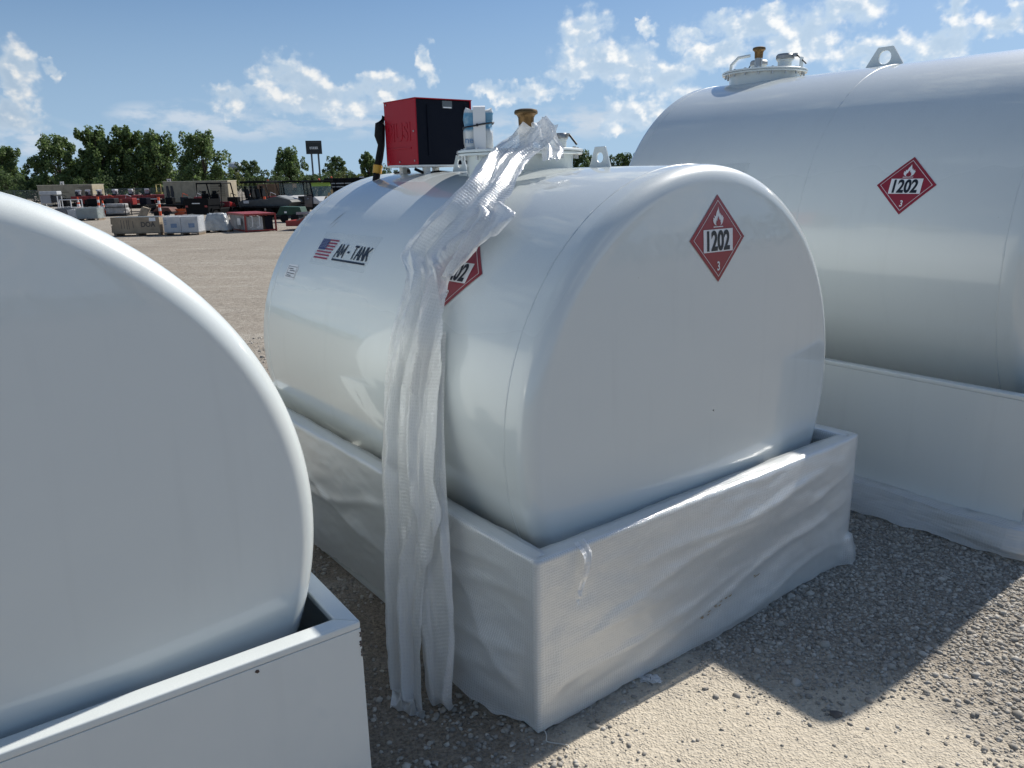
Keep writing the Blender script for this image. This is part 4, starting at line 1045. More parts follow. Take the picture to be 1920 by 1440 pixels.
t = thing('chain_link_fence', 'grey chain link fence along the far side of the yard', 'fence', (-46, 88, 0), R_(2))
for i in range(22): MB().tube([(-34 + i * 3.2, 0, 0), (-34 + i * 3.2, 0, 1.75)], .03, 6).build('post', M_post, t)
MB().tube([(-34, 0, 1.72), (33.2, 0, 1.72)], .022, 6).build('top_rail', M_post, t)
def mesh_mat():
    m = bpy.data.materials.new('wire_mesh'); m.use_nodes = True; q = NT(m.node_tree); b = q.n['Principled BSDF']; b.inputs['Base Color'].default_value = (.16, .19, .19, 1); b.inputs['Metallic'].default_value = .6; b.inputs['Alpha'].default_value = .30; return m
MB().add([(-34, .03, .05), (33.2, .03, .05), (33.2, .03, 1.70), (-34, .03, 1.70)], [(0, 1, 2, 3)]).build('wire_mesh', mesh_mat(), t)

# ------------------------------------------------------------------ background: pallets and boxes near the row
M_card = mat('cardboard', (.34, .27, .19), .8, var=.22, bump=(20, .3, .01))
M_wood = mat('pallet_wood', (.26, .20, .14), .85, var=.3)
M_poly = mat('shrink_film', (.40, .41, .40), .2, coat=.6, var=.25, bump=(9, 1.0, .05))
M_tarp = mat('grey_sheet', (.34, .33, .32), .5, var=.3, bump=(7, 1.0, .06))
M_ink = mat('carton_ink', (.10, .09, .08), .8)
def pallet(t, w_, d_, z=.0):
    for k in range(3): MB().box((-w_ / 2 + .06 + k * (w_ - .12) / 2, 0, z + .05), (.10, d_, .09)).build('runner', M_wood, t)
    for k in range(6): MB().box((0, -d_ / 2 + .06 + k * (d_ - .12) / 5, z + .107), (w_, .11, .02)).build('deck_board', M_wood, t)
t = thing('carton_on_pallet', 'long brown cardboard carton on a pallet, leftmost of the front row', 'carton', (-16.35, 34.95, 0), R_(4))
pallet(t, 2.0, .95)
c = MB().box((0, 0, .46), (2.02, .98, .68)).build('carton', M_card, t, bevel=.02)
MB().box((0, 0, .805), (2.03, .99, .012)).build('top_film', M_poly, c, bevel=.004)
for k, (x, hh) in enumerate(((-.62, .40), (-.50, .34), (-.38, .42), (-.30, .42), (-.12, .30))): MB().box((x, -.492, .50), (.022, .006, hh)).build('printed_line', M_ink, c)
v, f = text_polys('DOA', .30, .01); decal('printed_mark', [(x * .9 + .52, y + .05) for x, y in v], f, lambda u, v_, off: Vector((u, -.492 - off, .44 + v_)), .004, M_ink, c, 1)
MB().box((.72, -.493, .70), (.27, .006, .15)).build('shipping_label', M_white, c)
for z in (.30, .66): MB().prism([(-.4, z - .15), (.4, z - .15), (.36, z + .15), (-.36, z + .15)], 'x', -1.10, -1.012).build('end_flap', M_card, c)

def film_pallet(label, x, y, rz, w_, d_, h_, boxes, m, seed, top=None, cat='pallet'):
    """goods on a pallet under crinkled stretch film"""
    t = thing('wrapped_pallet', label, cat, (x, y, 0), rz, 'wrapped pallets in the front row')
    pallet(t, w_, d_)
    for (c, s, mm) in boxes: MB().box(c, s).build('goods_box', mm, t, bevel=.01)
    mb = MB(); vs = []; fs = []; R1, C1 = 14, 44
    for i in range(R1 + 1):
        f_ = i / R1
        for j in range(C1):
            a = 2 * math.pi * j / C1; cc, ss = math.cos(a), math.sin(a); sq = (abs(cc) ** 7 + abs(ss) ** 7) ** (-1 / 7)
            k = 1.06 - (top or 0) * f_ ** 1.4 + .05 * fbm(cc * 3 + seed, ss * 3 + f_ * 4, seed) + .06 * max(0, .25 - f_) * 4 * abs(fbm(a * 3, f_, seed + 2))
            zz = .10 + (h_ - .08) * f_ * (1 + (.10 * fbm(cc * 2, ss * 2, seed) if f_ > .7 else 0))
            vs.append((cc * sq * w_ / 2 * k, ss * sq * d_ / 2 * k, zz))
    for i in range(R1):
        for j in range(C1):
            q = (j + 1) % C1; fs.append((i * C1 + j, i * C1 + q, (i + 1) * C1 + q, (i + 1) * C1 + j))
    fs.append(tuple(range(R1 * C1, (R1 + 1) * C1)))
    mb.add(vs, fs).build('stretch_film', m, t, smooth=True, angle=50)
    return t
def clear_mat():
    m = bpy.data.materials.new('stretch_film_clear'); m.use_nodes = True; q = NT(m.node_tree); b = q.n['Principled BSDF']
    b.inputs['Base Color'].default_value = (.75, .77, .78, 1); b.inputs['Roughness'].default_value = .15; b.inputs['Alpha'].default_value = .22
    co = q.new('ShaderNodeTexCoord').outputs['Object']; bp = q.new('ShaderNodeBump'); bp.inputs['Strength'].default_value = 1; bp.inputs['Distance'].default_value = .05
    q.l.new(q.noise(q.vm('MULTIPLY', co, (1, 1, 3)), 6, 4, .6), bp.inputs['Height']); q.l.new(bp.outputs[0], b.inputs['Normal']); return m
M_clear = clear_mat()
M_wcarton = mat('white_carton', (.46, .48, .50), .6, var=.15); M_bluep = mat('blue_print', (.06, .16, .33), .6)
t = film_pallet('white cartons with blue print under clear film, second in the front row', -14.32, 34.75, R_(4), 1.50, .95, .82,
                [((-.37, 0, .47), (.72, .9, .66), M_wcarton), ((.37, 0, .47), (.72, .9, .66), M_wcarton)], M_clear, 3.0)
for x in (-.30, .45):
    MB().box((x, -.455, .42), (.26, .008, .18)).build('blue_print', M_bluep, t)
for z in (.50, .58, .66): MB().box((-.64, -.455, z), (.09, .008, .03)).build('blue_print', M_bluep, t)
film_pallet('heap under crumpled silver-white film, third in the front row', -13.42, 36.3, R_(8), 1.15, .95, .80,
            [((0, 0, .35), (.9, .7, .45), M_card), ((.05, 0, .70), (.42, .4, .30), M_wcarton)], M_poly, 7.0, .42)

t = thing('steel_crate', 'open red steel frame crate lying in the front row', 'crate', (-11.86, 35.46, 0), R_(33))
M_rsteel = mat('red_steel', (.27, .028, .022), .5, var=.3)
cw, cd, ch = 1.36, 3.1, .80
for x in (0, cw):
    for y in (0, cd): MB().box((x, y, ch / 2), (.07, .07, ch)).build('corner_post', M_rsteel, t)
for z in (.06, ch - .04):
    for x in (0, cw): MB().box((x, cd / 2, z), (.05, cd - .08, .06)).build('side_rail', M_rsteel, t)
    for y in (0, cd): MB().box((cw / 2, y, z), (cw - .08, .05, .06)).build('end_rail', M_rsteel, t)
MB().box((cw / 2, cd / 2, ch + .005), (cw + .06, cd + .06, .02)).build('top_sheet', M_rsteel, t)
MB().box((.10, cd / 2, ch / 2), (.03, cd - .2, ch - .16)).build('liner', M_tarp, t)
MB().box((cw * .32, .35, ch / 2 - .02), (cw * .55, .5, ch - .18)).build('wrapped_load', M_poly, t, bevel=.03)
MB().box((cw * .80, .30, ch / 2 - .02), (cw * .26, .4, ch - .2)).build('black_panel', M_cab_black, t, bevel=.01)
for x in (.30, .62): MB().tube([(x - .12, -.04, .20), (x, -.05, .26), (x, -.05, .70), (x - .10, -.04, .72)], .014, 6).build('white_hook', M_white, t)
MB().box((-.03, 1.0, .45), (.012, .55, .3)).build('paper_sheet', M_white, t)

t = thing('scrap_trailer', 'low red trailer heaped with broken timber beside the middle tank', 'trailer', (-9.2, 36.9, 0), R_(-4))
M_beige = mat('beige_scrap', (.36, .30, .22), .8, var=.3)
MB().box((.3, 0, .24), (2.6, 1.5, .06)).build('bed', M_rsteel, t)
for y in (-.75, .75): MB().box((.3, y, .32), (2.6, .05, .24)).build('side_board', M_rsteel, t)
MB().box((-1.0, 0, .32), (.05, 1.45, .24)).build('end_board', M_rsteel, t)
MB().lathe([(.22, -.86), (.22, -.78)], 16, 'y', o=(.5, 0, .22)).build('wheel', M_rubber, t)
r2 = random.Random(5)
for k in range(16):
    a = r2.uniform(0, 3.1); c = (r2.uniform(-.7, 1.2), r2.uniform(-.5, .5), .42 + r2.random() * .35)
    MB().box(c, (r2.uniform(.3, .9), r2.uniform(.06, .2), r2.uniform(.04, .12)), a, r2.uniform(-.5, .5), r2.uniform(-.7, .4)).build('timber', M_beige if k % 3 else M_tarp, t)
for k in range(3): MB().box((.55 + k * .28, -.1, 1.05 + k * .12), (.10, .07, 1.0), .3, 0, .5 - .3 * k).build('timber', mat('tan_plank', (.42, .30, .15), .8), t)

# ------------------------------------------------------------------ background: cones and delineators
M_org = mat('safety_orange', (.75, .10, .03), .5, var=.12); M_refl = mat('reflective_white', (.72, .72, .72), .4)
def delineator(label, x, y, h):
    t = thing('delineator_post', label, 'delineator', (x, y, 0), 0, 'orange and white delineator posts')
    MB().box((0, 0, .05), (.42, .42, .10)).build('base', M_rubber, t, bevel=.02)
    n = 6
    for k in range(n):
        a, b = .10 + (h - .10) * k / n, .10 + (h - .10) * (k + 1) / n
        MB().lathe([(.075, a), (.075, b)], 14, cap=(k == n - 1)).build('white_band' if k in (2, 4) else 'orange_band', M_refl if k in (2, 4) else M_org, t, smooth=True)
delineator('orange and white post behind the brown carton', -22.03, 50, 1.38)
delineator('orange and white post behind the red crate', -14.75, 48, 1.33)
delineator('orange and white post beside the traffic cone', -29.96, 58, 1.35)
def cone(label, x, y, h):
    t = thing('traffic_cone', label, 'cone', (x, y, 0), 0, 'traffic cones in the far row')
    MB().box((0, 0, .025), (.46, .46, .05)).build('base', M_org, t, bevel=.01)
    for a, b, m_, nn in ((0, .42, M_org, 'body'), (.42, .58, M_refl, 'collar'), (.58, .68, M_org, 'body'), (.68, .80, M_refl, 'collar'), (.80, 1, M_org, 'tip')):
        R0 = lambda f: .20 - .165 * f
        MB().lathe([(R0(a), .05 + (h - .05) * a), (R0(b), .05 + (h - .05) * b)], 18, cap=(b == 1)).build(nn, m_, t, smooth=True)
cone('orange cone with white collars by the grey bundle', -29.15, 57, 1.10)
cone('orange cone with white collars furthest left behind the shrink-wrapped load', -33.60, 62, 1.30)

# ------------------------------------------------------------------ background: loads in the second row
film_pallet('dark goods under clear film half hidden by the left tank', -28.9, 52, R_(5), 1.5, 1.1, .80, [((-.3, 0, .45), (.7, .9, .6), M_cab_black), ((.4, 0, .40), (.55, .9, .5), M_wcarton)], M_clear, 11.0)['group'] = 'wrapped pallets in the second row'
film_pallet('grey-green boxes under clear film beside the traffic cones', -27.0, 51, R_(5), 1.45, 1.1, .80, [((0, 0, .45), (1.3, .95, .64), mat('grey_green', (.17, .21, .20), .6, var=.2))], M_clear, 13.0)['group'] = 'wrapped pallets in the second row'
t = thing('sheeted_load', 'grey sheeted bundle lashed to a metal frame', 'bundle', (-28.15, 57, 0), R_(3))
for x in (-.75, .75):
    for y in (-.5, .5): MB().box((x, y, .42), (.05, .05, .84)).build('frame_post', M_steel_dk, t)
MB().box((0, 0, .08), (1.6, 1.1, .08)).build('frame_base', M_steel_dk, t)
MB().box((0, -.5, .62), (1.5, .04, .04)).build('frame_rail', M_steel_dk, t)
blob_box(1.45, .95, .72, .10, 4.0).build('sheet', M_tarp, t, smooth=True, angle=60).location.z = .14
t = thing('bucket', 'tipped beige bucket lying left of the orange post', 'bucket', (-24.9, 54, 0), R_(20))
MB().prism([(-.42, .05), (.15, .02), (.45, .55), (-.05, .72)], 'y', -.35, .35).build('bowl', M_beige, t, bevel=.03)
MB().tube([(-.05, -.37, .7), (.25, -.4, .85), (.45, -.37, .55)], .025, 6).build('handle', M_steel_dk, t)
t = thing('utility_trailer', 'low dark trailer under a rust-brown sheet', 'trailer', (-23.4, 54, 0), R_(-6))
MB().box((0, 0, .30), (1.5, 1.1, .12)).build('chassis', M_steel_dk, t)
MB().prism([(-.7, .36), (.7, .36), (.5, .62), (-.3, .66)], 'y', -.5, .5).build('sheet', mat('rust_sheet', (.12, .05, .035), .8, var=.3), t, bevel=.02)
for x in (-.35, .35): MB().lathe([(.20, -.60), (.20, -.50)], 16, 'y', o=(x, 0, .20)).build('wheel', M_rubber, t)
MB().tube([(.7, 0, .30), (1.4, 0, .34), (1.5, 0, .9)], .03, 6).build('drawbar', mat('faded_red_bar', (.32, .10, .06), .6), t)
t = thing('plough_blade', 'small orange plough blade on the ground', 'plough', (-22.2, 54.3, 0), R_(25))
pts = [(.0, .02), (.10, .12), (.12, .30), (.04, .50), (.0, .50), (.07, .30), (.05, .14), (-.04, .04)]
MB().prism(pts, 'x', -.7, .7).build('blade', mat('plough_orange', (.50, .09, .02), .5, var=.2), t)
MB().box((0, .45, .22), (.10, .8, .10)).build('push_frame', M_steel_dk, t)

# ------------------------------------------------------------------ background: machines
M_tan = mat('machine_tan', (.36, .31, .215), .5, var=.15); M_tan2 = mat('machine_tan_dark', (.22, .19, .13), .6)
def wheel(t, x, y, r, w_, rim=None):
    o = MB().lathe([(r * .62, y - w_ / 2), (r * .95, y - w_ / 2), (r, y - w_ * .3), (r, y + w_ * .3), (r * .95, y + w_ / 2), (r * .62, y + w_ / 2)], 22, 'y', o=(x, 0, r)).build('wheel', M_rubber, t, smooth=True)
    MB().lathe([(r * .6, y - w_ * .42), (r * .6, y + w_ * .42)], 16, 'y', o=(x, 0, r)).build('rim', rim or M_steel_dk, o, smooth=True)
    return o
def canopy_machine(name, label, x, y, rz, L_, W_, zb, zt, vents, cat, marks=True):
    t = thing(name, label, cat, (x, y, 0), rz, 'tan enclosed machines')
    b = MB().box((0, 0, (zb + zt) / 2), (L_, W_, zt - zb)).build('canopy', M_tan, t, bevel=.06)
    MB().box((0, 0, zt + .02), (L_ + .04, W_ + .04, .05)).build('roof', mat('machine_tan_light', (.58, .53, .40), .5), t, bevel=.02)
    MB().box((0, 0, zb - .08), (L_ + .1, W_ * .8, .16)).build('chassis', M_steel_dk, t)
    for vx, vw in vents:
        g_ = MB().box((vx, -W_ / 2 - .004, (zb + zt) / 2 + .1), (vw, .02, (zt - zb) * .62)).build('grille', M_tan2, b)
        for k in range(7): MB().box((vx, -W_ / 2 - .022, zb + (zt - zb) * (.27 + .085 * k)), (vw - .04, .02, .035)).build('louvre', M_tan, g_)
    for k in range(3): MB().box((-L_ / 2 + L_ * (.28 + .2 * k), -W_ / 2 - .004, (zb + zt) / 2), (.012, .012, (zt - zb) * .86)).build('door_gap', M_tan2, b)
    if marks:
        MB().box((-L_ * .20, -W_ / 2 - .006, zb + (zt - zb) * .58), (L_ * .10, .012, .16)).build('emblem', M_black, b, bevel=.005)
        MB().box((-L_ * .03, -W_ / 2 - .006, zb + (zt - zb) * .53), (L_ * .20, .012, .09)).build('name_stripe', M_tan2, b)
        MB().box((L_ * .28, -W_ / 2 - .006, zb + (zt - zb) * .84), (L_ * .10, .012, .06)).build('name_stripe', M_tan2, b)
    for k in (-.12, .12): wheel(t, L_ * k, -W_ / 2 + .12, .36, .22)
    return t
t = canopy_machine('air_compressor', 'tan enclosed compressor at the far left in front of the trees', -38.37, 70, R_(-2), 4.85, 1.9, .95, 2.20, ((1.75, .9),), 'compressor')
MB().box((2.0, -.96, 1.6), (.75, .03, 1.0)).build('open_end', M_tan2, t)
t = canopy_machine('generator', 'tan enclosed generator behind the black utility vehicle', -24.7, 64, R_(-2), 5.2, 1.9, .72, 2.30, ((1.75, 1.15),), 'generator', False)
for x in (-2.32, -1.98): MB().prism([(x, .95), (x + .16, .95), (x + .22, 1.5), (x + .14, 2.0), (x - .02, 2.0), (x - .06, 1.5)], 'y', -.975, -.955).build('lifting_slot', M_black, t)

t = thing('flatbed_trailer', 'long red flatbed trailer carrying a row of small engines', 'trailer', (-31.8, 66, 0), R_(-3))
M_tred = mat('trailer_red', (.24, .018, .016), .5, var=.25)
MB().box((0, 0, 1.16), (7.9, 2.3, .30)).build('deck', M_tred, t, bevel=.02)
for x in (-2.9, -1.4, .1, 1.6, 3.1): MB().box((x, -1.16, .98), (.10, .05, .55)).build('stake', M_tred, t)
MB().box((.2, 0, .78), (7.2, 1.2, .3)).build('chassis', M_steel_dk, t)
MB().box((1.0, -1.16, .84), (2.4, .04, .32)).build('red_toolbox', mat('bright_red', (.50, .05, .02), .5), t)
MB().box((1.9, -1.19, 1.0), (3.0, .03, .06)).build('white_stripe', M_white, t)
for x in (-2.4, -1.5, 2.6): wheel(t, x, -1.0, .42, .28)
eng_x = [-3.55, -2.75, -1.80, -.45, .85, 2.2]
E0 = None
for i, x in enumerate(eng_x):
    pos_ = Vector((-31.8, 66, 1.312)) + Matrix.Rotation(R_(-3), 3, 'Z') @ Vector((x, -.6, 0))
    lab = ['small grey engine at the left end of the red trailer', 'second small engine from the left on the red trailer', 'third small engine from the left on the red trailer',
           'third small engine from the right on the red trailer', 'second small engine from the right on the red trailer', 'small engine at the right end of the red trailer'][i]
    if E0 is None:
        E0 = thing('small_engine', lab, 'engine', pos_, R_(8), 'small engines on the red trailer')
        MB().box((0, 0, .06), (.42, .40, .12)).build('base', M_steel_dk, E0)
        MB().box((.0, 0, .24), (.28, .30, .26)).build('engine_block', mat('engine_grey', (.34, .35, .37), .5), E0, bevel=.03)
        MB().box((-.02, 0, .43), (.40, .32, .14)).build('fuel_tank', mat('engine_white', (.55, .56, .57), .4), E0, bevel=.05)
        MB().lathe([(.10, -.22), (.13, -.19), (.10, -.16)], 14, 'y', o=(-.12, 0, .24)).build('starter', M_black, E0)
        MB().tube([(.2, -.15, .1), (.22, -.15, .5), (.22, .15, .5), (.2, .15, .1)], .018, 6).build('handle', M_black, E0)
    else:
        o = copy_tree(E0); o.location = pos_; o['label'] = lab; o.rotation_euler.z = R_(8 + 23 * i)
t = thing('yellow_frame', 'upright pale yellow frame standing on the red trailer', 'frame', (-28.95, 66.0, 1.312), R_(-3))
for x in (-.2, .2): MB().box((x, 0, .42), (.06, .06, .84)).build('upright', mat('pale_yellow', (.55, .48, .18), .5), t)
MB().box((0, 0, .81), (.46, .07, .06)).build('crossbar', mat('pale_yellow'), t)
MB().box((0, 0, .12), (.5, .3, .16)).build('base', mat('olive_yellow', (.25, .24, .05), .5), t)

t = thing('wash_station', 'white steel cabinet on a stand behind the wrapped loads', 'cabinet', (-34.5, 60, 0), R_(2))
MB().box((0, 0, 1.66), (1.3, .7, .26)).build('white_top', M_wcarton, t, bevel=.03)
MB().box((-.25, 0, 1.2), (.7, .6, .64)).build('grey_body', mat('engine_grey'), t, bevel=.02)
MB().box((.35, 0, 1.2), (.4, .5, .5)).build('black_engine', M_black, t, bevel=.04)
for x in (-.6, .6):
    for y in (-.3, .3): MB().box((x, y, .72), (.06, .06, 1.44)).build('leg', M_wcarton, t)
t = thing('pipe_rack', 'white tubular rack in front of the red trailer', 'rack', (-30.6, 55.5, 0), R_(3))
for x in (-.75, 0, .75): MB().tube([(x, 0, 0), (x, 0, 1.22)], .035, 6).build('upright', M_refl, t)
MB().tube([(-.75, 0, 1.22), (.75, 0, 1.22)], .035, 6).build('top_rail', M_refl, t)
for x in (-.75, .75): MB().box((x, 0, .03), (.08, .6, .06)).build('foot', M_refl, t)
t = thing('mower_deck', 'dark red mower implement behind the left tank top', 'implement', (-39.5, 63, 0), R_(10))
MB().box((0, 0, .6), (1.5, 1.2, .5)).build('deck', M_tred, t, bevel=.08)
MB().tube([(-.6, 0, .8), (-.9, 0, 1.5), (-1.2, 0, 1.9)], .05, 6).build('lift_arm', M_steel_dk, t)
for x in (-.5, .5): wheel(t, x, -.5, .35, .2)
MB().box((.5, 0, 1.1), (.5, .5, .55)).build('engine', M_steel_dk, t, bevel=.05)

# --- open black utility vehicle seen from behind
M_ublack = mat('utv_black', (.006, .0065, .0075), .55, var=.2, spec=.12); M_ured = mat('utv_red', (.30, .02, .018), .35, coat=.4)
def cage(t, x0, x1, y0, y1, z0, z1, rake=.12, r=.032):
    for y in (y0, y1):
        MB().tube([(x0, y, z0), (x0 + rake, y, z1), (x1 - rake, y, z1), (x1 + rake * 2, y, z0)], r, 7).build('cage_tube', M_ublack, t, smooth=True)
    for x in (x0 + rake, x1 - rake): MB().tube([(x, y0, z1), (x, y1, z1)], r, 7).build('cage_tube', M_ublack, t, smooth=True)
def seat(t, x, y, z):
    s_ = MB().box((x, y, z), (.48, .46, .14)).build('seat', M_ublack, t, bevel=.04)
    MB().box((x - .22, y, z + .36), (.12, .44, .56), ry=-.15).build('backrest', M_ublack, s_, bevel=.04)
    MB().box((x - .30, y, z + .72), (.09, .24, .15)).build('headrest', M_ublack, s_, bevel=.03)
t = thing('utility_vehicle', 'open black utility vehicle with roll cage seen from behind', 'utility vehicle', (-17.25, 46.3, 0), R_(76))
MB().box((.1, 0, .62), (2.7, 1.35, .34)).build('body', M_ublack, t, bevel=.06)
bed = MB().box((-1.0, 0, .98), (1.15, 1.5, .06)).build('cargo_bed', M_ublack, t)
for y in (-.74, .74): MB().box((-1.0, y, 1.15), (1.15, .06, .34)).build('bed_side', M_ublack, bed)
MB().box((-1.57, 0, 1.14), (.06, 1.5, .44)).build('tailgate', M_ublack, bed)
MB().box((-.95, 0, .70), (1.25, 1.46, .52)).build('rear_body', M_ublack, t, bevel=.05)
for y in (-.66, .66):
    for x in (-.95, 1.0): MB().prism([(x - .45, .62), (x - .36, .80), (x + .36, .80), (x + .45, .62), (x + .40, .60), (x + .32, .74), (x - .32, .74), (x - .40, .60)], 'y', y - .17, y + .17).build('mudguard', M_ublack, t)
MB().box((-.42, 0, 1.05), (.10, 1.3, .5)).build('seat_bulkhead', M_ublack, t, bevel=.03)
MB().box((-1.61, 0, 1.08), (.02, .5, .05)).build('badge', M_refl, bed)
for y in (-.62, .62): MB().box((-1.58, y, .92), (.05, .16, .10)).build('tail_light', M_ured, t)
MB().prism([(.65, .78), (1.45, .78), (1.40, .98), (.75, 1.12)], 'y', -.62, .62).build('bonnet', M_ured, t, bevel=.05)
cage(t, -.35, .85, -.80, .80, .85, 2.16, .12, .042)
MB().box((.22, 0, 2.17), (1.0, 1.62, .05)).build('roof_panel', M_ublack, t, bevel=.02)
for s_ in (-1, 1): MB().tube([(-.26, -.66 * s_, 1.15), (-.24, .66 * s_, 1.75)], .02, 6).build('cage_brace', M_ublack, t)
for y in (-.34, .34): seat(t, .05, y, .95)
MB().tube([(.55, .34, 1.12), (.48, .34, 1.22)], .15, 14).build('steering_wheel', M_ublack, t)
MB().box((.9, 0, 2.0), (.05, .22, .07)).build('mirror', M_ublack, t)
for x in (-.95, 1.0):
    for y in (-.66, .66): wheel(t, x, y, .34, .27)

# --- grey tracked amphibious vehicle with cage
M_hull = mat('hull_grey', (.085, .09, .088), .55, var=.2)
t = thing('tracked_vehicle', 'grey boat-shaped tracked vehicle with black roof cage', 'tracked vehicle', (-14.55, 48.6, 0), R_(-12))
MB().prism([(-1.75, .72), (1.45, .72), (1.78, .98), (1.62, 1.12), (.75, 1.34), (.15, 1.18), (-1.55, 1.14), (-1.8, .98)], 'y', -.72, .72).build('hull', M_hull, t, bevel=.05)
MB().prism([(-1.6, .30), (1.35, .30), (1.5, .70), (-1.72, .70)], 'y', -.66, .66).build('lower_hull', M_ublack, t, bevel=.04)
MB().prism([(.70, 1.30), (1.55, 1.06), (1.60, 1.12), (.75, 1.38)], 'y', -.5, .5).build('bonnet_cover', mat('hull_light', (.22, .23, .225), .5), t, bevel=.02)
for s_ in (-1, 1):
    loop = [(-1.5, .12), (1.1, .08), (1.62, .35), (1.68, .62), (1.4, .74), (-1.4, .74), (-1.72, .55), (-1.74, .3)]
    inner = [(-1.4, .20), (1.05, .17), (1.50, .38), (1.55, .60), (1.35, .66), (-1.35, .66), (-1.62, .52), (-1.63, .34)]
    mb = MB(); n = 8
    vs = [(x, s_ * .68, z) for x, z in loop] + [(x, s_ * .68, z) for x, z in inner] + [(x, s_ * .98, z) for x, z in loop] + [(x, s_ * .98, z) for x, z in inner]
    fs = []
    for i in range(n):
        j = (i + 1) % n
        fs += [(i, j, n + j, n + i), (2 * n + i, 3 * n + i, 3 * n + j, 2 * n + j), (i, 2 * n + i, 2 * n + j, j), (n + i, n + j, 3 * n + j, 3 * n + i)]
    tr = mb.add(vs, fs).build('track', M_rubber, t)
    for k in range(22):
        x = -1.4 + k * .128
        MB().box((x, s_ * .83, .755), (.05, .30, .03)).build('track_lug', M_steel_dk, tr)
    for k in range(4): MB().lathe([(.24, .72 * s_), (.24, .94 * s_)], 16, 'y', o=(-1.15 + k * .76, 0, .42)).build('road_wheel', M_ublack, t, smooth=True)
cage(t, -1.55, .15, -.66, .66, 1.10, 2.15, .10)
MB().box((-.70, 0, 2.19), (1.75, 1.42, .13)).build('roof', M_ublack, t, bevel=.03)
for x in (-1.15, -.45):
    for y in (-.33, .33): seat(t, x, y, 1.15)
MB().box((-1.25, -.73, 1.02), (.35, .03, .16)).build('light_panel', M_refl, t)
MB().tube([(-.2, .2, 2.24), (-.2, .2, 2.33)], .05, 8).build('beacon', M_org, t)

# --- enclosed cab utility vehicle, and one more behind it
M_glass = mat('cab_glass', (.16, .22, .20), .08, coat=.5, alpha=.55); M_green = mat('visor_green', (.30, .42, .06), .4)
def cab_utv(label, x, y, rz, beacon, visor):
    t = thing('cab_utility_vehicle', label, 'utility vehicle', (x, y, 0), rz, 'utility vehicles with cabs')
    MB().box((0, 0, .62), (2.8, 1.4, .36)).build('body', M_ublack, t, bevel=.06)
    MB().prism([(.62, .80), (1.52, .80), (1.50, 1.02), (.78, 1.25), (.62, 1.25)], 'y', -.68, .68).build('bonnet', mat('utv_white', (.62, .62, .62), .3, coat=.5), t, bevel=.05)
    MB().prism([(1.0, 1.02), (1.54, .86), (1.55, .95), (1.02, 1.17)], 'y', -.35, .35).build('bonnet_stripe', M_ured, t)
    for y_ in (-.70, .70):
        d_ = MB().prism([(-.55, .62), (.60, .62), (.66, 1.28), (-.55, 1.28)], 'y', y_ - .03, y_ + .03).build('door', mat('utv_navy', (.012, .018, .035), .35, coat=.3), t, bevel=.01)
        MB().prism([(-.50, 1.32), (.60, 1.32), (.36, 2.08), (-.44, 2.08)], 'y', y_ - .012, y_ + .012).build('side_window', M_glass, d_)
        MB().box((.05, y_ + (.05 if y_ > 0 else -.05), 1.12), (.16, .03, .04)).build('door_handle', M_refl, d_)
    for y_ in (-.70, .70):
        MB().tube([(.70, y_, 1.22), (.40, y_, 2.12), (-.50, y_, 2.12), (-.58, y_, .8)], .04, 7).build('cab_pillar', M_ublack, t)
        MB().tube([(-.02, y_, 1.25), (-.06, y_, 2.12)], .035, 7).build('cab_pillar', M_ublack, t)
    w_ = MB().add([(.72, -.66, 1.26), (.72, .66, 1.26), (.43, .66, 2.08), (.43, -.66, 2.08)], [(0, 1, 2, 3)]).build('windscreen', M_glass, t)
    if visor: MB().add([(.515, -.64, 1.86), (.515, .64, 1.86), (.440, .64, 2.07), (.440, -.64, 2.07)], [(0, 1, 2, 3)]).build('sun_strip', M_green, w_)
    MB().add([(-.57, -.66, 1.26), (-.57, .66, 1.26), (-.50, .66, 2.08), (-.50, -.66, 2.08)], [(0, 1, 2, 3)]).build('rear_window', M_glass, t)
    MB().box((-.05, 0, 2.17), (1.32, 1.56, .12)).build('roof', M_ublack, t, bevel=.03)
    for y_ in (-.34, .34): seat(t, -.1, y_, .95)
    MB().box((-1.05, 0, 1.05), (.95, 1.45, .42)).build('cargo_box', M_ublack, t, bevel=.04)
    MB().tube([(.64, .15, 1.30), (.60, .05, 1.62)], .012, 5).build('wiper', M_black, t)
    if beacon: MB().lathe([(.07, 2.21), (.07, 2.30), (.03, 2.33)], 12, o=(-.2, .2, 0)).build('beacon', M_org, t)
    for y_ in (-.5, .5): MB().box((1.50, y_, .92), (.06, .24, .12)).build('headlight', M_refl, t)
    for x_ in (-.95, 1.0):
        for y2 in (-.66, .66): wheel(t, x_, y2, .34, .26)
    return t
cab_utv('enclosed utility vehicle with white bonnet and green sun strip', -12.0, 50.2, R_(-52), True, True)
cab_utv('second enclosed utility vehicle mostly hidden behind the first', -15.1, 55.5, R_(-60), False, False)
t = thing('tarped_trailer', 'low trailer under a dark green sheet behind the red crate', 'trailer', (-12.05, 44, 0), R_(-5))
MB().box((0, 0, .35), (1.6, 1.0, .10)).build('bed', M_steel_dk, t)
MB().prism([(-.75, .40), (.75, .40), (.62, .82), (-.5, .86)], 'y', -.48, .48).build('sheet', mat('green_sheet', (.012, .05, .028), .6, var=.2), t, bevel=.03)
for x in (-.3, .3): wheel(t, x, -.5, .22, .14)
MB().box((-.2, -.49, .55), (.14, .01, .10)).build('number_tag', M_refl, t)
t = thing('shipping_crate', 'brown timber crate between the tracked vehicle and the cab', 'crate', (-17.4, 60, 0), R_(3))
b = MB().box((0, 0, 1.02), (2.6, 1.4, 2.0)).build('panel_box', mat('crate_brown', (.20, .12, .065), .8, var=.2), t)
for k in range(5): MB().box((-1.2 + k * .6, -.715, 1.02), (.10, .03, 2.0)).build('batten', mat('crate_batten', (.27, .17, .10), .8), t)
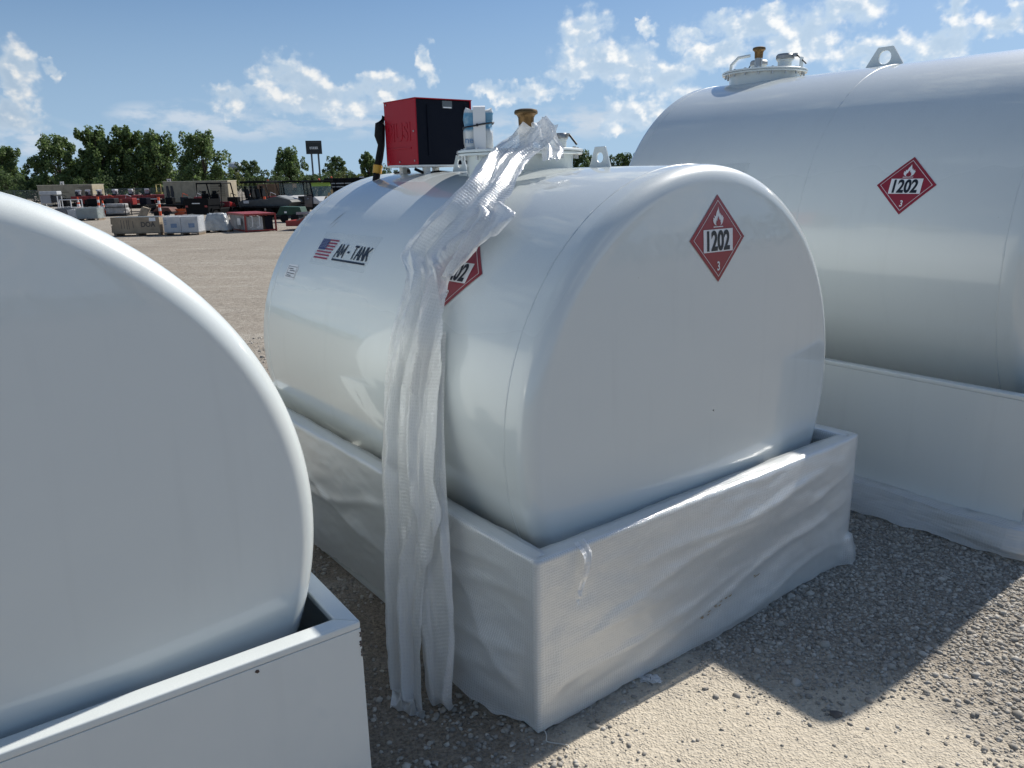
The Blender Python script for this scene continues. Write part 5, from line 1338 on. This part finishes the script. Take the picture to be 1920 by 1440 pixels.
t = thing('dump_trailer', 'black dump trailer with pale side rails behind the tank top', 'trailer', (-11.6, 58, 0), R_(-8))
MB().box((0, 0, 1.75), (3.0, 1.8, 1.2)).build('body', M_ublack, t, bevel=.03)
for z in (1.75, 1.98): MB().box((0, -.915, z), (2.6, .03, .07)).build('side_rail', mat('rail_grey', (.34, .35, .35), .5), t)
for x in (-1.3, -.65, 0, .65, 1.3): MB().box((x, -.915, 1.75), (.06, .05, 1.15)).build('stake', M_ublack, t)
MB().box((0, 0, .85), (3.2, 1.0, .5)).build('chassis', M_steel_dk, t)
for x in (-.5, .5): wheel(t, x, -.85, .38, .25)
MB().lathe([(.07, 2.36), (.07, 2.45), (.03, 2.48)], 12, o=(-1.1, -.5, 0)).build('beacon', M_org, t)

def marker(label, x, y, h, ch):
    t = thing('row_marker', label, 'sign', (x, y, 0), 0, 'white row markers on poles')
    MB().tube([(0, 0, 0), (0, 0, h - .1)], .025, 6).build('pole', M_post, t)
    p = MB().box((0, -.03, h - .2), (.34, .02, .42)).build('plate', M_refl, t)
    v, f = text_polys(ch, .3, .008); decal('symbol', v, f, lambda u, v_, off: Vector((u, -.04 - off, h - .2 + v_)), .003, M_black, p, 1)
marker('white marker plate above the far left compressor', -40.19, 72, 2.52, '6')
marker('white marker plate at the corner of the tan generator', -28.21, 66.5, 2.55, '7')
marker('white marker plate beside the black dump trailer', -11.0, 60, 2.42, '1')

# ------------------------------------------------------------------ dark implements filling the second row
def frame_trailer(label, x, y, rz, L_, deck):
    t = thing('equipment_trailer', label, 'trailer', (x, y, 0), rz, 'dark equipment trailers')
    MB().box((0, 0, .62), (L_, 1.9, .12)).build('deck', M_ublack, t, bevel=.01)
    MB().box((0, 0, .48), (L_ * .96, .9, .16)).build('chassis', M_steel_dk, t)
    for k in range(3): wheel(t, -L_ * .18 + k * .72, -.82, .34, .22)
    MB().tube([(-L_ / 2, 0, .5), (-L_ / 2 - .9, 0, .5)], .05, 6).build('drawbar', M_steel_dk, t)
    for k in range(int(L_ / .8)): MB().box((-L_ / 2 + .3 + k * .8, -.96, .75), (.06, .04, .38)).build('stake', M_ublack, t)
    r = random.Random(int(x * 10))
    for k in range(deck):
        c = (-L_ / 2 + .5 + k * (L_ - .8) / max(1, deck - 1), r.uniform(-.4, .3), .68)
        b_ = MB().box((c[0], c[1], c[2] + .25), (r.uniform(.5, .8), .7, .5)).build('machine_block', [M_ublack, M_steel_dk, M_tred, M_cab_black][k % 4], t, bevel=.05)
        MB().tube([(c[0] - .2, c[1] - .2, 1.15), (c[0] - .1, c[1] - .2, 1.45), (c[0] + .25, c[1] - .2, 1.3)], .03, 6).build('machine_arm', [M_steel_dk, M_org, M_refl][k % 3], b_)
    return t
frame_trailer('black equipment trailer with machines left of the tan generator', -29.6, 60.5, R_(-2), 4.6, 4)
frame_trailer('black equipment trailer in front of the tan generator', -24.0, 60.0, R_(2), 4.2, 4)
frame_trailer('black equipment trailer behind the far left loads', -35.8, 66.5, R_(-3), 3.8, 3)
frame_trailer('black equipment trailer behind the tracked vehicle', -18.3, 57.0, R_(1), 3.6, 3)
